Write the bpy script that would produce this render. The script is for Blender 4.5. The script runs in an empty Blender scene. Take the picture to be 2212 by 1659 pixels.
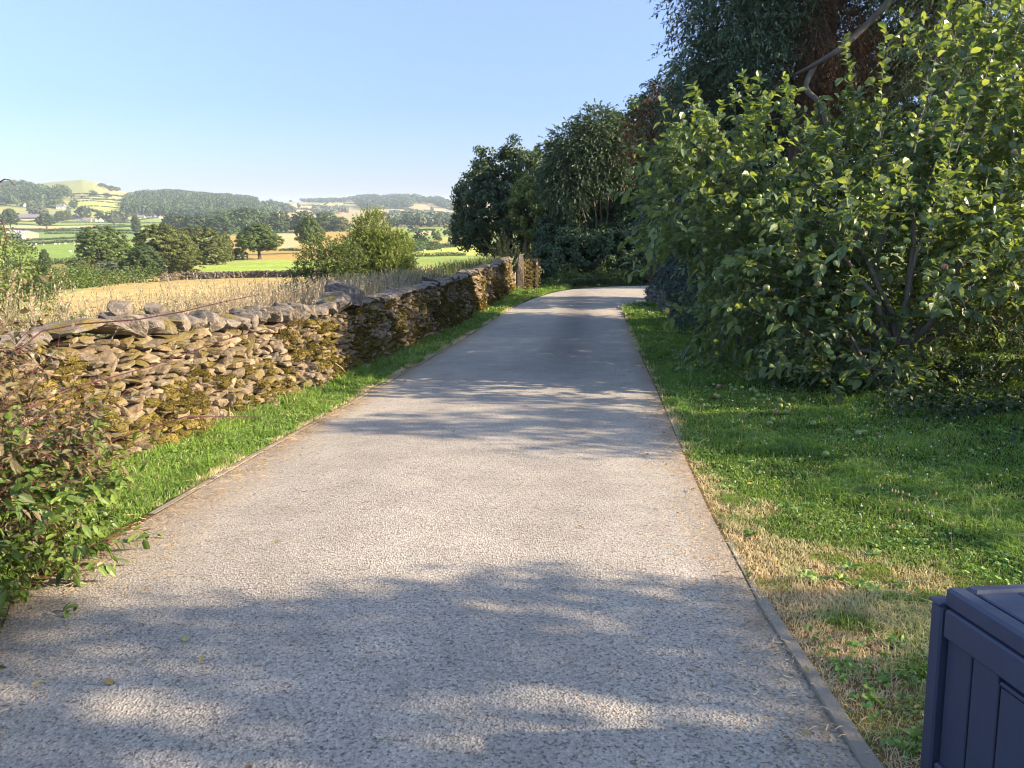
import bpy, math, random
import numpy as np
# ------------------------------------------------------------------ camera, sky, sun, exposure
scn = bpy.context.scene
PITCH = math.radians(13.1)
EYE = 1.6
cam_d = bpy.data.cameras.new("camera"); cam = bpy.data.objects.new("camera", cam_d)
scn.collection.objects.link(cam); scn.camera = cam
cam.location = (0, 0, EYE); cam.rotation_euler = (math.radians(90) - PITCH, 0, 0)
cam_d.sensor_width = 36; cam_d.lens = 1640 / 2212 * 36
cam_d.clip_start = 0.05; cam_d.clip_end = 30000
SUN_EL, SUN_AZ = math.radians(24.5), math.radians(97)
w = bpy.data.worlds.new("World"); scn.world = w; w.use_nodes = True
nt = w.node_tree; bg = nt.nodes["Background"]
sky = nt.nodes.new("ShaderNodeTexSky"); sky.sky_type = 'NISHITA'; sky.sun_disc = False
sky.sun_elevation = SUN_EL; sky.sun_rotation = SUN_AZ
sky.altitude = 100; sky.air_density = 1.0; sky.dust_density = 0.6; sky.ozone_density = 2.0
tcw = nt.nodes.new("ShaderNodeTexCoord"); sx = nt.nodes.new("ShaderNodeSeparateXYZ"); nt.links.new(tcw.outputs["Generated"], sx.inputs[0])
rp = nt.nodes.new("ShaderNodeValToRGB"); e = rp.color_ramp.elements; e[0].position = 0.0; e[0].color = (.27, .30, .44, 1); e[1].position = .60; e[1].color = (1.40, 1.17, 1.02, 1)  # top stop adds extra warm sky light above the view to lift shade
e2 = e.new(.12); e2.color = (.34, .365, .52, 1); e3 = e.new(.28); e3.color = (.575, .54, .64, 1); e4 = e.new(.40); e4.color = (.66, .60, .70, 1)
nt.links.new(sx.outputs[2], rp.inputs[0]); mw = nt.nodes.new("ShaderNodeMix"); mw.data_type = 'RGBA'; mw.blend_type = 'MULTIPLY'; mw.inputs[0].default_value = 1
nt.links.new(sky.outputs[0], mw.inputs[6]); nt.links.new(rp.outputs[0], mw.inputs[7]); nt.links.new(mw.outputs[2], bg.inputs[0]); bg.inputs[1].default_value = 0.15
sd = bpy.data.lights.new("sun", 'SUN'); sd.energy = 5.0; sd.angle = math.radians(0.53); sd.color = (1.0, 0.80, 0.56)
sun = bpy.data.objects.new("sun", sd); scn.collection.objects.link(sun)
sun.rotation_euler = (0, math.radians(90) - SUN_EL, math.radians(90) - SUN_AZ)   # light comes low from the right
scn.view_settings.view_transform = 'Standard'; scn.view_settings.look = 'None'
scn.view_settings.exposure = 1.62; scn.view_settings.gamma = 1
cy = scn.cycles
cy.max_bounces = 5; cy.diffuse_bounces = 3; cy.glossy_bounces = 2; cy.transmission_bounces = 3
cy.transparent_max_bounces = 4; cy.volume_bounces = 0; cy.use_denoising = True
cy.use_adaptive_sampling = True; cy.adaptive_threshold = 0.012; cy.filter_width = 1.15
cy.sample_clamp_indirect = 6

HAZE = 0.00012
COL = scn.collection
R_ = lambda s: np.random.default_rng(s)
UP = np.array([0, 0, 1.0])
def nz(a):
    a = np.asarray(a, float); return a / np.maximum(np.linalg.norm(a, axis=-1, keepdims=True), 1e-9)

# ------------------------------------------------------------------ mesh helpers
def mesh(name, V, F, mat=None, parent=None, origin=(0, 0, 0), smooth=False, attr=None, mi=None):
    """F: array (n,k) or list of such arrays"""
    V = np.asarray(V, float) - np.asarray(origin, float)
    Fs = F if isinstance(F, list) else [F]
    Fs = [np.asarray(f, np.int64) for f in Fs if len(f)]
    me = bpy.data.meshes.new(name)
    me.vertices.add(len(V)); me.vertices.foreach_set("co", V.astype(np.float32).ravel())
    tot = np.concatenate([np.full(len(f), f.shape[1]) for f in Fs])
    loops = np.concatenate([f.ravel() for f in Fs])
    me.loops.add(len(loops)); me.loops.foreach_set("vertex_index", loops.astype(np.int32))
    st = np.concatenate([[0], np.cumsum(tot)[:-1]])
    me.polygons.add(len(tot)); me.polygons.foreach_set("loop_start", st.astype(np.int32))
    me.polygons.foreach_set("loop_total", tot.astype(np.int32))
    if mat is not None:
        for m in (mat if isinstance(mat, (list, tuple)) else [mat]): me.materials.append(m)
    if mi is not None: me.polygons.foreach_set("material_index", np.asarray(mi, np.int32))
    me.polygons.foreach_set("use_smooth", np.full(len(tot), bool(smooth)))
    me.update(calc_edges=True)
    if attr:
        for k, a in attr.items():
            a = np.asarray(a, np.float32)
            if a.ndim == 1:
                at = me.attributes.new(k, 'FLOAT', 'POINT'); at.data.foreach_set("value", a)
            else:
                if a.shape[1] == 3: a = np.concatenate([a, np.ones((len(a), 1), np.float32)], 1)
                at = me.attributes.new(k, 'FLOAT_COLOR', 'POINT'); at.data.foreach_set("color", a.ravel())
    o = bpy.data.objects.new(name, me); COL.objects.link(o)
    if parent is not None: o.parent = parent
    else: o.location = origin
    return o
def tag(o, label=None, cat=None, group=None, kind=None):
    if label: o["label"] = label
    if cat: o["category"] = cat
    if group: o["group"] = group
    if kind: o["kind"] = kind
    return o
def thing(name, loc, label, cat, group=None, rz=0.0):
    o = bpy.data.objects.new(name, None); COL.objects.link(o)
    o.location = loc; o.rotation_euler = (0, 0, rz); o.empty_display_size = 0.2
    return tag(o, label, cat, group)
KIDS = {}
def copy_tree(root, label=None, group=None):
    kids = [c for c in bpy.data.objects if c.parent == root] if root not in KIDS else KIDS[root]
    KIDS[root] = kids
    c = root.copy(); COL.objects.link(c)
    if label: c["label"] = label
    if group: c["group"] = group
    for k in kids:
        d = k.copy(); COL.objects.link(d); d.parent = c
        for k2 in [q for q in bpy.data.objects if q.parent == k]:
            e = k2.copy(); COL.objects.link(e); e.parent = d
    return c
class MB:
    """collects primitive solids into one mesh"""
    def __init__(s): s.V = []; s.F4 = []; s.F3 = []; s.n = 0
    def add(s, V, F):
        V = np.asarray(V, float); F = np.asarray(F, np.int64) + s.n
        s.V.append(V); (s.F4 if F.shape[1] == 4 else s.F3).append(F); s.n += len(V); return s
    def box(s, c, d, rz=0.0, taper=1.0, bev=0.0):
        x, y, z = np.array(d) / 2
        if bev > 0:
            b = bev; pts = []
            prof = [(-x + b, -y), (x - b, -y), (x, -y + b), (x, y - b), (x - b, y), (-x + b, y), (-x, y - b), (-x, -y + b)]
            rings = [(-z, 1 - b / max(x, y)), (-z + b, 1), (z - b, 1), (z, 1 - b / max(x, y))]
            for zz, k in rings:
                for (px, py) in prof:
                    qx = px if k == 1 else math.copysign(max(abs(px) - b, 0), px); qy = py if k == 1 else math.copysign(max(abs(py) - b, 0), py)
                    pts.append((qx, qy, zz))
            F = []
            for r in range(3):
                for i in range(8): F.append((r*8+i, r*8+(i+1) % 8, r*8+8+(i+1) % 8, r*8+8+i))
            F += [(3*8+0, 3*8+1, 3*8+2, 3*8+3), (24+0, 24+3, 24+4, 24+7), (24+7, 24+4, 24+5, 24+6)]
            F += [(3, 2, 1, 0), (7, 4, 3, 0), (6, 5, 4, 7)]
            P = np.array(pts)
        else:
            P = np.array([(-x, -y, -z), (x, -y, -z), (x, y, -z), (-x, y, -z), (-x*taper, -y*taper, z), (x*taper, -y*taper, z), (x*taper, y*taper, z), (-x*taper, y*taper, z)])
            F = [(0, 3, 2, 1), (4, 5, 6, 7), (0, 1, 5, 4), (1, 2, 6, 5), (2, 3, 7, 6), (3, 0, 4, 7)]
        cs, sn = math.cos(rz), math.sin(rz)
        P = np.stack([P[:, 0]*cs - P[:, 1]*sn, P[:, 0]*sn + P[:, 1]*cs, P[:, 2]], 1) + np.array(c, float)
        return s.add(P, F)
    def tube(s, pts, rad, k=6, cap=True):
        V, F = tube(pts, rad, k); s.add(V, F)
        return s
    def build(s, name, mat, parent=None, origin=(0, 0, 0), smooth=False):
        Fs = []
        if s.F4: Fs.append(np.concatenate(s.F4))
        if s.F3: Fs.append(np.concatenate(s.F3))
        return mesh(name, np.concatenate(s.V), Fs, mat, parent, origin, smooth)
def tube(pts, rad, k=6):
    pts = np.asarray(pts, float); n = len(pts); rad = np.broadcast_to(rad, (n,)).astype(float)
    T = nz(np.gradient(pts, axis=0)); ref = np.array([0.37, 0.21, 0.9]) if abs(T[0, 2]) < 0.8 else np.array([1.0, 0.1, 0])
    A = nz(np.cross(T, ref)); B = np.cross(T, A)
    th = np.arange(k) / k * 2 * np.pi
    V = pts[:, None] + rad[:, None, None] * (np.cos(th)[None, :, None] * A[:, None] + np.sin(th)[None, :, None] * B[:, None])
    V = V.reshape(-1, 3); i = np.arange(n - 1)[:, None] * k; j = np.arange(k)[None]; j2 = (j + 1) % k
    F = np.stack([i + j, i + j2, i + k + j2, i + k + j], -1).reshape(-1, 4)
    return V, F
def tubes(P, Rd, k=4):
    """P (N,m,3) paths, Rd (N,m)"""
    N, m, _ = P.shape
    T = nz(np.gradient(P, axis=1)); ref = np.where(np.abs(T[:, :1, 2:3]) < 0.8, UP, np.array([1.0, 0.1, 0])); ref = np.broadcast_to(ref, T.shape)
    A = nz(np.cross(T, ref)); B = np.cross(T, A); th = np.arange(k) / k * 2 * np.pi
    V = P[:, :, None] + Rd[:, :, None, None] * (np.cos(th)[None, None, :, None] * A[:, :, None] + np.sin(th)[None, None, :, None] * B[:, :, None])
    b = (np.arange(N) * m * k)[:, None, None]; i = (np.arange(m - 1) * k)[None, :, None]; j = np.arange(k)[None, None]; j2 = (j + 1) % k
    F = np.stack([b+i+j, b+i+j2, b+i+k+j2, b+i+k+j], -1).reshape(-1, 4)
    return V.reshape(-1, 3), F
def join(*vf):
    Vs, F3, F4, n = [], [], [], 0
    for V, F in vf:
        for f in (F if isinstance(F, list) else [F]):
            f = np.asarray(f)
            if len(f): (F4 if f.shape[1] == 4 else F3).append(f + n)
        Vs.append(V); n += len(V)
    out = []
    if F4: out.append(np.concatenate(F4))
    if F3: out.append(np.concatenate(F3))
    return np.concatenate(Vs), out

# ------------------------------------------------------------------ value noise (numpy)
_g = np.random.default_rng(77).random((256, 256))
def vnoise(x, y, s=1.0):
    x = np.asarray(x, float) * s; y = np.asarray(y, float) * s
    xi = np.floor(x).astype(int); yi = np.floor(y).astype(int); fx = x - xi; fy = y - yi
    fx = fx*fx*(3-2*fx); fy = fy*fy*(3-2*fy)
    a = _g[xi % 256, yi % 256]; b = _g[(xi+1) % 256, yi % 256]; c = _g[xi % 256, (yi+1) % 256]; d = _g[(xi+1) % 256, (yi+1) % 256]
    return (a*(1-fx)+b*fx)*(1-fy) + (c*(1-fx)+d*fx)*fy
def fbm(x, y, s=1.0, o=3):
    t = 0; a = 1; n = 0
    for k in range(o): t = t + a*vnoise(np.asarray(x)+13.7*k, np.asarray(y)-7.1*k, s*2**k); n += a; a *= .5
    return t / n
sstep = lambda t: (lambda q: q*q*(3-2*q))(np.clip(t, 0, 1))

# ------------------------------------------------------------------ layout of the land
_yy = np.arange(-60, 140, .25)
_pz = np.interp(_yy, [-60, 10, 14.7, 20, 25, 31, 36, 45, 60, 90, 140], [5.46, -.91, -1.19, -1.46, -1.62, -1.80, -1.98, -2.6, -4.0, -7, -9.6])
_k = np.ones(13) / 13; _pzs = _pz.copy(); _pzs[6:-6] = np.convolve(_pz, _k, 'valid')
road_z = lambda y: np.interp(y, _yy, _pzs)
WL = np.array([(-4.0, -6), (-3.95, 0), (-3.72, 3), (-3.53, 5.16), (-3.38, 6.3), (-2.98, 9), (-2.16, 14.7), (-1.42, 20), (.08, 31.5), (.35, 33.6)])
wall_x = lambda y: np.interp(y, WL[:, 1], WL[:, 0])
LE = np.array([(-2.55, -12), (-2.5, 0), (-2.5, 3.4), (-2.42, 4.9), (-2.30, 6.65), (-1.95, 10.5), (-1.10, 16.8), (-.36, 22.5), (.45, 27), (1.6, 31)])
REt = np.array([(1.2, -12), (1.15, 0), (1.15, 2.15), (1.21, 3.38), (1.36, 4.9), (1.54, 6.4), (2.03, 10.3), (2.75, 17), (3.38, 23)])
left_x = lambda y: np.interp(y, LE[:, 1], LE[:, 0]); right_x = lambda y: np.interp(y, REt[:, 1], REt[:, 0])
_Rr = [0, 8, 20, 30, 40, 60, 90, 150, 240, 360, 560, 720, 900, 1300, 20000]
_Rz = [0.1, -.55, -2.0, -2.9, -3.6, -5.1, -7.0, -10.0, -13.3, -16.4, -19.6, -21, -21.5, -22, -22]
_vs = np.array([(-400, 430), (0, 416), (40, 413), (70, 409), (110, 404.5), (152, 401), (183, 399), (207, 401), (232, 407), (262, 417), (282, 421), (304, 425),
       (348, 427), (380, 426), (436, 431), (494, 434), (540, 438), (566, 440), (600, 439), (700, 437.5), (760, 435), (800, 432), (850, 430), (900, 430), (960, 434), (1000, 438), (1100, 441), (3000, 438)], float)
def height(x, y):
    x = np.asarray(x, float); y = np.asarray(y, float)
    R = np.hypot(x, y); f = np.exp(np.interp(np.log(np.maximum(R, 1)), np.log(np.maximum(_Rr, 1)), np.log(np.array(_Rz)*-1 + 1.2)) ) * -1 + 1.2
    ue = np.where(y > 1, 1106 + 1684 * x / np.maximum(y, 1), np.where(x < 0, -400, 3000)); ue = np.clip(ue, -400, 3000)
    k = sstep((ue - 545) / 110); Rp = 2600 + 1400*k; Rs = 1200 + 500*k
    pk = EYE + Rp * (448 - np.interp(ue, _vs[:, 0], _vs[:, 1])) / 1684
    t = sstep((R - Rs) / (Rp - Rs)); f = f + (pk + 22) * t * (1 - .18 * sstep((R - Rp*1.05) / 3000))
    f = f + (fbm(x, y, 1/160., 3) - .5) * 3.0 * sstep((R-300)/900) + (fbm(x, y, 1/25., 2)-.5) * .8 * sstep((R-25)/60) * (1-sstep((R-900)/300))
    near = road_z(y)
    wv = wall_x(y) - x                                           # metres to the field side of the wall
    left = near + .48 * sstep((wv - .45) / .5) + .0
    b = sstep((wv - 1.0) / 9.0)
    far_b = sstep((y - 36) / 25.)
    f = np.where(y > 30, f, f)
    lf = left * (1 - b) + f * b
    rt = near + np.clip(x - right_x(y) - 2.5, 0, 30) * .05 * (1 - sstep((y - 24) / 8))
    rt = rt + 1.6 * sstep((y - 37.5) / 5) * sstep((x - 1.5) / 2) * (1 - sstep((y-60)/30))
    z = np.where(wv > 0, lf, rt)
    z = z * (1 - far_b) + f * far_b
    n = (fbm(x, y, 1.3, 3) - .5) * .05
    return z + n * sstep((np.maximum(x - right_x(y), left_x(y) - x)) / .5)
CP, SP = math.cos(PITCH), math.sin(PITCH)
def proj(x, y, z):
    zr = z - EYE; f = np.maximum(y*CP - zr*SP, .01); up = y*SP + zr*CP
    return 1106 + 1640*x/f, 829.5 - 1640*up/f
def P(u, v, Y):
    a = (u - 1106) / 1640; b = (829.5 - v) / 1640; t = Y / (CP + b*SP)
    return np.array([a*t, Y, EYE + t*(-SP + b*CP)])
_ts = np.exp(np.linspace(math.log(2.0), math.log(9000), 2600))
def G(u, v):
    """ground point seen at u, v"""
    a = (u - 1106) / 1640; b = (829.5 - v) / 1640; d = np.array([a, CP + b*SP, -SP + b*CP]); q = _ts[:, None] * d
    h = height(q[:, 0], q[:, 1]); hit = np.nonzero(q[:, 2] + EYE <= h)[0]
    i = hit[0] if len(hit) else int(np.argmax((h - q[:, 2] - EYE) / _ts - 1e3*(q[:, 1] < 60)))   # above the skyline: take the ridge itself
    return np.array([q[i, 0], q[i, 1], h[i]])
A = lambda x, y: (x*.12206, 378 + y*.12206)
B = lambda x, y: (216 + x*.14647, 378 + y*.14647)
C = lambda x, y: (486 + x*.14647, 399.6 + y*.14647)
D = lambda x, y: (756 + x*.14647, 399.6 + y*.14647)
def on(x, y, dz=0.0): return np.array([x, y, float(height(x, y)) + dz])

# ------------------------------------------------------------------ materials
def mat(name):
    m = bpy.data.materials.new(name); m.use_nodes = True; n = m.node_tree.nodes; l = m.node_tree.links
    return m, n, l, n["Principled BSDF"], n["Material Output"]
def mixc(n, l, fac, a, b, bt='MIX'):
    q = n.new("ShaderNodeMix"); q.data_type = 'RGBA'; q.blend_type = bt
    for s, v in ((q.inputs[0], fac), (q.inputs[6], a), (q.inputs[7], b)):
        if isinstance(v, bpy.types.NodeSocket): l.new(v, s)
        else: s.default_value = v if isinstance(v, (int, float)) else (*v, 1)
    return q.outputs[2]
def noise(n, l, scale, detail=3, rough=.55, vec=None, w=None):
    q = n.new("ShaderNodeTexNoise"); q.inputs["Scale"].default_value = scale; q.inputs["Detail"].default_value = detail; q.inputs["Roughness"].default_value = rough
    if vec is not None: l.new(vec, q.inputs["Vector"])
    return q.outputs[0]
def ramp(n, l, src, lo, hi, vlo=0., vhi=1.):
    q = n.new("ShaderNodeMapRange"); q.inputs[1].default_value = lo; q.inputs[2].default_value = hi; q.inputs[3].default_value = vlo; q.inputs[4].default_value = vhi
    l.new(src, q.inputs[0]); return q.outputs[0]
def cramp(n, l, src, stops):
    q = n.new("ShaderNodeValToRGB"); e = q.color_ramp.elements
    while len(e) < len(stops): e.new(.5)
    for i, (p, c) in enumerate(stops): e[i].position = p; e[i].color = (*c, 1)
    l.new(src, q.inputs[0]); return q.outputs[0]
def wpos(n): return n.new("ShaderNodeNewGeometry").outputs["Position"]
def bump(n, l, h, strength, dist, prin, normal=None):
    q = n.new("ShaderNodeBump"); q.inputs["Strength"].default_value = strength; q.inputs["Distance"].default_value = dist
    l.new(h, q.inputs["Height"])
    if normal is not None: l.new(normal, q.inputs["Normal"])
    if prin is not None: l.new(q.outputs[0], prin.inputs["Normal"])
    return q.outputs[0]
def leafmat(name, stops, tr=.3, rough=.5, spec=.4, trc=(1.25, 1.3, .55), patch=.35, ps=1.2):
    """foliage: colour varies leaf by leaf and in soft patches; light passes through"""
    m, n, l, p, out = mat(name)
    g = n.new("ShaderNodeNewGeometry")
    c = cramp(n, l, g.outputs["Random Per Island"], stops)
    ns = noise(n, l, ps, 2, .5, g.outputs["Position"])
    c = mixc(n, l, 1.0, c, cramp(n, l, ns, [(.3, (1-patch,)*3), (.7, (1+patch*.6,)*3)]), 'MULTIPLY')
    l.new(c, p.inputs["Base Color"]); p.inputs["Roughness"].default_value = rough; p.inputs["Specular IOR Level"].default_value = spec
    t = n.new("ShaderNodeBsdfTranslucent"); l.new(mixc(n, l, 1.0, c, trc, 'MULTIPLY'), t.inputs[0])
    mx = n.new("ShaderNodeMixShader"); mx.inputs[0].default_value = tr; l.new(p.outputs[0], mx.inputs[1]); l.new(t.outputs[0], mx.inputs[2]); l.new(mx.outputs[0], out.inputs[0])
    return m
def plain(name, c, rough=.8, var=.25, sc=3., bmp=0., bsc=20., spec=.3):
    m, n, l, p, out = mat(name); po = n.new("ShaderNodeTexCoord").outputs["Object"]
    ns = noise(n, l, sc, 4, .6, po)
    l.new(mixc(n, l, ns, tuple(k*(1-var) for k in c), tuple(k*(1+var) for k in c)), p.inputs["Base Color"])
    p.inputs["Roughness"].default_value = rough; p.inputs["Specular IOR Level"].default_value = spec
    if bmp: bump(n, l, noise(n, l, bsc, 4, .6, po), bmp, .02, p)
    return m
def barkmat(name, c, sc=12.):
    m, n, l, p, out = mat(name); tc = n.new("ShaderNodeTexCoord").outputs["Object"]
    mp = n.new("ShaderNodeMapping"); mp.inputs["Scale"].default_value = (1, 1, .2); l.new(tc, mp.inputs[0])
    a = noise(n, l, sc, 5, .65, mp.outputs[0]); b = noise(n, l, 2.5, 3, .5, tc)
    cc = mixc(n, l, a, tuple(k*.45 for k in c), tuple(k*1.35 for k in c)); cc = mixc(n, l, ramp(n, l, b, .5, .7, 0, .5), cc, (.22, .24, .16))
    l.new(cc, p.inputs["Base Color"]); p.inputs["Roughness"].default_value = .9; bump(n, l, a, .8, .02, p)
    return m

# ------------------------------------------------------------------ leaves
def lv_quad(pos, nrm, size, rng, asp=.62):
    """flat rhombus leaves lying across nrm"""
    n = len(pos); nrm = nz(nrm); r = rng.normal(size=(n, 3)); a = nz(np.cross(nrm, r)); b = np.cross(nrm, a); s = np.broadcast_to(size, (n,))[:, None]
    V = np.stack([pos - a*s, pos - b*s*asp + nrm*s*.12, pos + a*s, pos + b*s*asp + nrm*s*.12], 1).reshape(-1, 3)
    return V, np.arange(4*n).reshape(-1, 4)
def lv_dir(pos, d, ln, wd, rng, fold=.25, droop=.15, upb=1.0, full=True):
    """leaves with a stalk end at pos pointing along d"""
    n = len(pos); d = nz(d); ln = np.broadcast_to(ln, (n,))[:, None]; wd = np.broadcast_to(wd, (n,))[:, None]
    s = nz(np.cross(d, UP*upb + rng.normal(size=(n, 3))*.55)); nn = np.cross(s, d); nn = nn*np.sign(nn[:, 2:3] + 1e-6); s = s
    pt = lambda t, k: pos + d*ln*t + s*wd*k + nn*(abs(k)*wd*fold) - UP*ln*droop*t*t
    if full:
        V = np.stack([pt(0, 0), pt(.45, 0), pt(1, 0), pt(.25, .42), pt(.62, .46), pt(.25, -.42), pt(.62, -.46)], 1).reshape(-1, 3); b = (np.arange(n)*7)[:, None]
        F4 = np.concatenate([b + np.array([[0, 1, 4, 3]]), b + np.array([[0, 5, 6, 1]])]); F3 = np.concatenate([b + np.array([[1, 2, 4]]), b + np.array([[1, 6, 2]])])
        return V, [F4, F3]
    V = np.stack([pt(0, 0), pt(.5, .5), pt(1, 0), pt(.5, -.5)], 1).reshape(-1, 3)
    return V, np.arange(4*n).reshape(-1, 4)
def strands(o, d, L, g, nl, rng, spread=.9, t0=.12):
    """leaf places along curved shoots"""
    N = len(o); d = nz(d); L = np.broadcast_to(L, (N,)); g = np.broadcast_to(g, (N,))
    t = np.clip(np.linspace(t0, 1, nl)[None] + rng.normal(size=(N, nl))*.4/nl, 0, 1.02)
    pos = o[:, None] + d[:, None]*(L[:, None]*t)[..., None]; pos[..., 2] -= g[:, None]*L[:, None]*t*t
    tan = np.repeat(d[:, None], nl, 1).copy(); tan[..., 2] -= 2*g[:, None]*t; tan = nz(tan)
    rad = nz(np.cross(tan, rng.normal(size=(N, nl, 3))))
    return pos.reshape(-1, 3), nz(tan*math.cos(spread) + rad*math.sin(spread)).reshape(-1, 3)
def strand_wood(o, d, L, g, r0, rng, m=5, k=3, r1=.3, wob=0.02):
    N = len(o); d = nz(d); L = np.broadcast_to(L, (N,)); g = np.broadcast_to(g, (N,)); t = np.linspace(0, 1, m)
    Pt = o[:, None] + d[:, None]*(L[:, None]*t)[..., None]; Pt[..., 2] -= g[:, None]*L[:, None]*t*t
    Pt[:, 1:] += rng.normal(size=(N, m-1, 3))*wob*L[:, None, None]
    Rd = np.broadcast_to(r0, (N,))[:, None]*(1 - (1-r1)*t)[None]
    return tubes(Pt, Rd, k)
def smooth(pts, n=28):
    """round off a hand-placed path"""
    pts = np.array(pts, float); t = np.linspace(0, len(pts)-1, n); i = np.clip(t.astype(int), 0, len(pts)-2); f = (t-i)[:, None]
    q = np.vstack([2*pts[0]-pts[1], pts, 2*pts[-1]-pts[-2]]); a, b, c, d = q[i], q[i+1], q[i+2], q[i+3]
    return .5*(2*b + (c-a)*f + (2*a-5*b+4*c-d)*f*f + (3*b-a-3*c+d)*f**3)
def noise3(p, s):
    return (fbm(p[:, 0], p[:, 1]+p[:, 2]*1.7, s, 2) + fbm(p[:, 2]+31, p[:, 0]-p[:, 1], s, 2))/2
def in_lobes(lobes, n, rng, inner=.5, outer=1.05, up=-1.0):
    """points in the shell of ellipsoid lobes (cx,cy,cz,rx,ry,rz) and their outward normals"""
    L = np.array(lobes, float); wgt = (L[:, 3]*L[:, 4]*L[:, 5])**(2/3.); i = rng.choice(len(L), n, p=wgt/wgt.sum())
    d = nz(rng.normal(size=(n, 3))); d[:, 2] = np.where(d[:, 2] < up, -d[:, 2], d[:, 2])
    r = inner + (outer - inner)*rng.random(n)**.55
    return L[i, :3] + d*L[i, 3:]*r[:, None], nz(d/L[i, 3:]), i
def crown(lobes, ncl, per, cs, rng, inner=.6, outer=1.03, spread=.6, up=-1.0):
    c, nr, _ = in_lobes(lobes, ncl, rng, inner, outer, up)
    q = rng.normal(size=(ncl, per, 3)); q = nz(q)*(rng.random((ncl, per, 1))**.4)
    p = c[:, None] + q*cs*(.6 + .8*rng.random((ncl, 1, 1)))*np.array([1, 1, .8])
    n = nz(q*.8 + nr[:, None]*.55 + rng.normal(size=q.shape)*spread*.5)
    return p.reshape(-1, 3), n.reshape(-1, 3), c
def limbs(base, targets, r0, rng, bend=.25, k=6, m=7, split=None, rt=.15):
    """a trunk from base to split, then limbs to the targets"""
    base = np.asarray(base, float); sp = np.asarray(split, float) if split is not None else base; out = []
    if split is not None:
        t = np.linspace(0, 1, 6)[:, None]; pts = base*(1-t) + sp*t; pts[1:-1] += rng.normal(size=(4, 3))*r0*.35
        rr = r0*(1.35 - .55*np.linspace(0, 1, 6)**.5); rr[0] *= 1.25; out.append(tube(pts, rr, max(k, 8)))
    for T in targets:
        T = np.asarray(T, float); t = np.linspace(0, 1, m)[:, None]; mid = (sp + T)/2 + rng.normal(size=3)*bend*np.linalg.norm(T-sp)*.4; mid[2] += .12*np.linalg.norm(T-sp)
        pts = sp*(1-t)**2 + 2*mid*t*(1-t) + T*t*t; pts[1:-1] += rng.normal(size=(m-2, 3))*.015*np.linalg.norm(T-sp)
        out.append(tube(pts, r0*.6*(1 - (1-rt)*np.linspace(0, 1, m)), k))
    return join(*out)
# ================================================================== GROUND SHEET
phi = np.concatenate([np.arange(-180, -42, 4.), np.arange(-42, 1.0, .07), np.arange(1.0, 45, .35), np.arange(45, 180, 4.)]) * math.pi/180
Rg = np.concatenate([[.4, .8, 1.2], np.exp(np.arange(math.log(1.5), math.log(9000), .0125))])
PH, RR = np.meshgrid(phi, Rg); gx = RR*np.sin(PH); gy = RR*np.cos(PH)
gz = height(gx, gy)
onroad = sstep((np.minimum(gx - left_x(gy), right_x(gy) - gx) - .02) / .12) * (gy < 23.5) * (gy > -12)
def bend_mask(x, y): return (y > 23) & (y < 37.5) & (x > np.interp(y, [23, 27, 31, 33.5, 35.2, 36.4], [-.3, .5, 1.7, 2.8, 4.6, 8])) & ((x < np.interp(y, [23, 24.3, 25.5, 26.8, 28.2, 29.8, 30.6], [3.3, 3.45, 3.85, 4.55, 5.2, 6.5, 30])) | (y > 30.8)) & (x < 40)
gz = gz - .05*onroad - .06*bend_mask(gx, gy)
nr_, nc_ = gx.shape
I = np.arange(nr_*nc_).reshape(nr_, nc_); J = np.roll(I, -1, axis=1)
GF = np.stack([I[:-1], J[:-1], J[1:], I[1:]], -1).reshape(-1, 4)[:, ::-1]
GV = np.stack([gx, gy, gz], -1).reshape(-1, 3)
GV = np.concatenate([GV, [[0, 0, float(height(0., 0.)) - .05]]]); c0 = len(GV) - 1
GF3 = np.stack([np.full(nc_, c0), J[0], I[0]], -1)
# field colours: each field keeps its own crop colour
straw, gold, tan_, rust = (.43, .34, .15), (.40, .29, .10), (.60, .42, .23), (.34, .22, .09)
brt, grn, pgr, hay, mgr, dry = (.22, .32, .08), (.25, .33, .09), (.32, .34, .13), (.38, .42, .11), (.15, .24, .08), (.27, .30, .13)
fields = []
def fld(conv, pts, col): fields.append(([conv(*p) for p in pts], col))
ID = lambda x, y: (x, y)
Z1 = lambda x, y: (x*.2441, 351 + y*.2441)
fld(ID, [(-900, 380), (3000, 380), (3000, 440), (-900, 440)], dry)
fld(A, [(-4000, 560), (5200, 560), (5200, 850), (-4000, 850)], pgr)
fld(A, [(1000, 455), (2300, 470), (3300, 560), (3300, 760), (1000, 600)], (.35, .38, .13))
fld(A, [(1250, 400), (2400, 430), (2400, 470), (1250, 440)], (.33, .33, .16)); fld(A, [(1250, 300), (2400, 370), (2400, 425), (1250, 395)], (.36, .35, .19))
fld(A, [(1750, 190), (2300, 310), (2300, 360), (1900, 330)], (.36, .30, .17)); fld(A, [(560, 255), (1240, 180), (960, 290), (600, 290)], (.33, .28, .15))
fld(A, [(300, 765), (700, 775), (700, 815), (300, 815)], tan_)
fld(A, [(-4000, 845), (5000, 845), (5000, 890), (-4000, 890)], brt)
fld(A, [(-3000, 888), (2200, 898), (2150, 905), (1700, 935), (1000, 962), (-3000, 955)], tan_)
fld(A, [(-3000, 955), (1000, 962), (1700, 935), (5000, 900), (5000, 1005), (-3000, 985)], mgr)
fld(A, [(1820, 960), (2500, 925), (5000, 925), (5000, 985), (1820, 975)], grn)
fld(A, [(-3000, 985), (5000, 1005), (5000, 1045), (-3000, 1035)], (.17, .27, .09))
fld(A, [(-3000, 1035), (5000, 1045), (5000, 1140), (-3000, 1160)], (.22, .30, .11))
fld(A, [(-3000, 1160), (5000, 1140), (5000, 1200), (-3000, 1260)], (.20, .25, .12))
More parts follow.
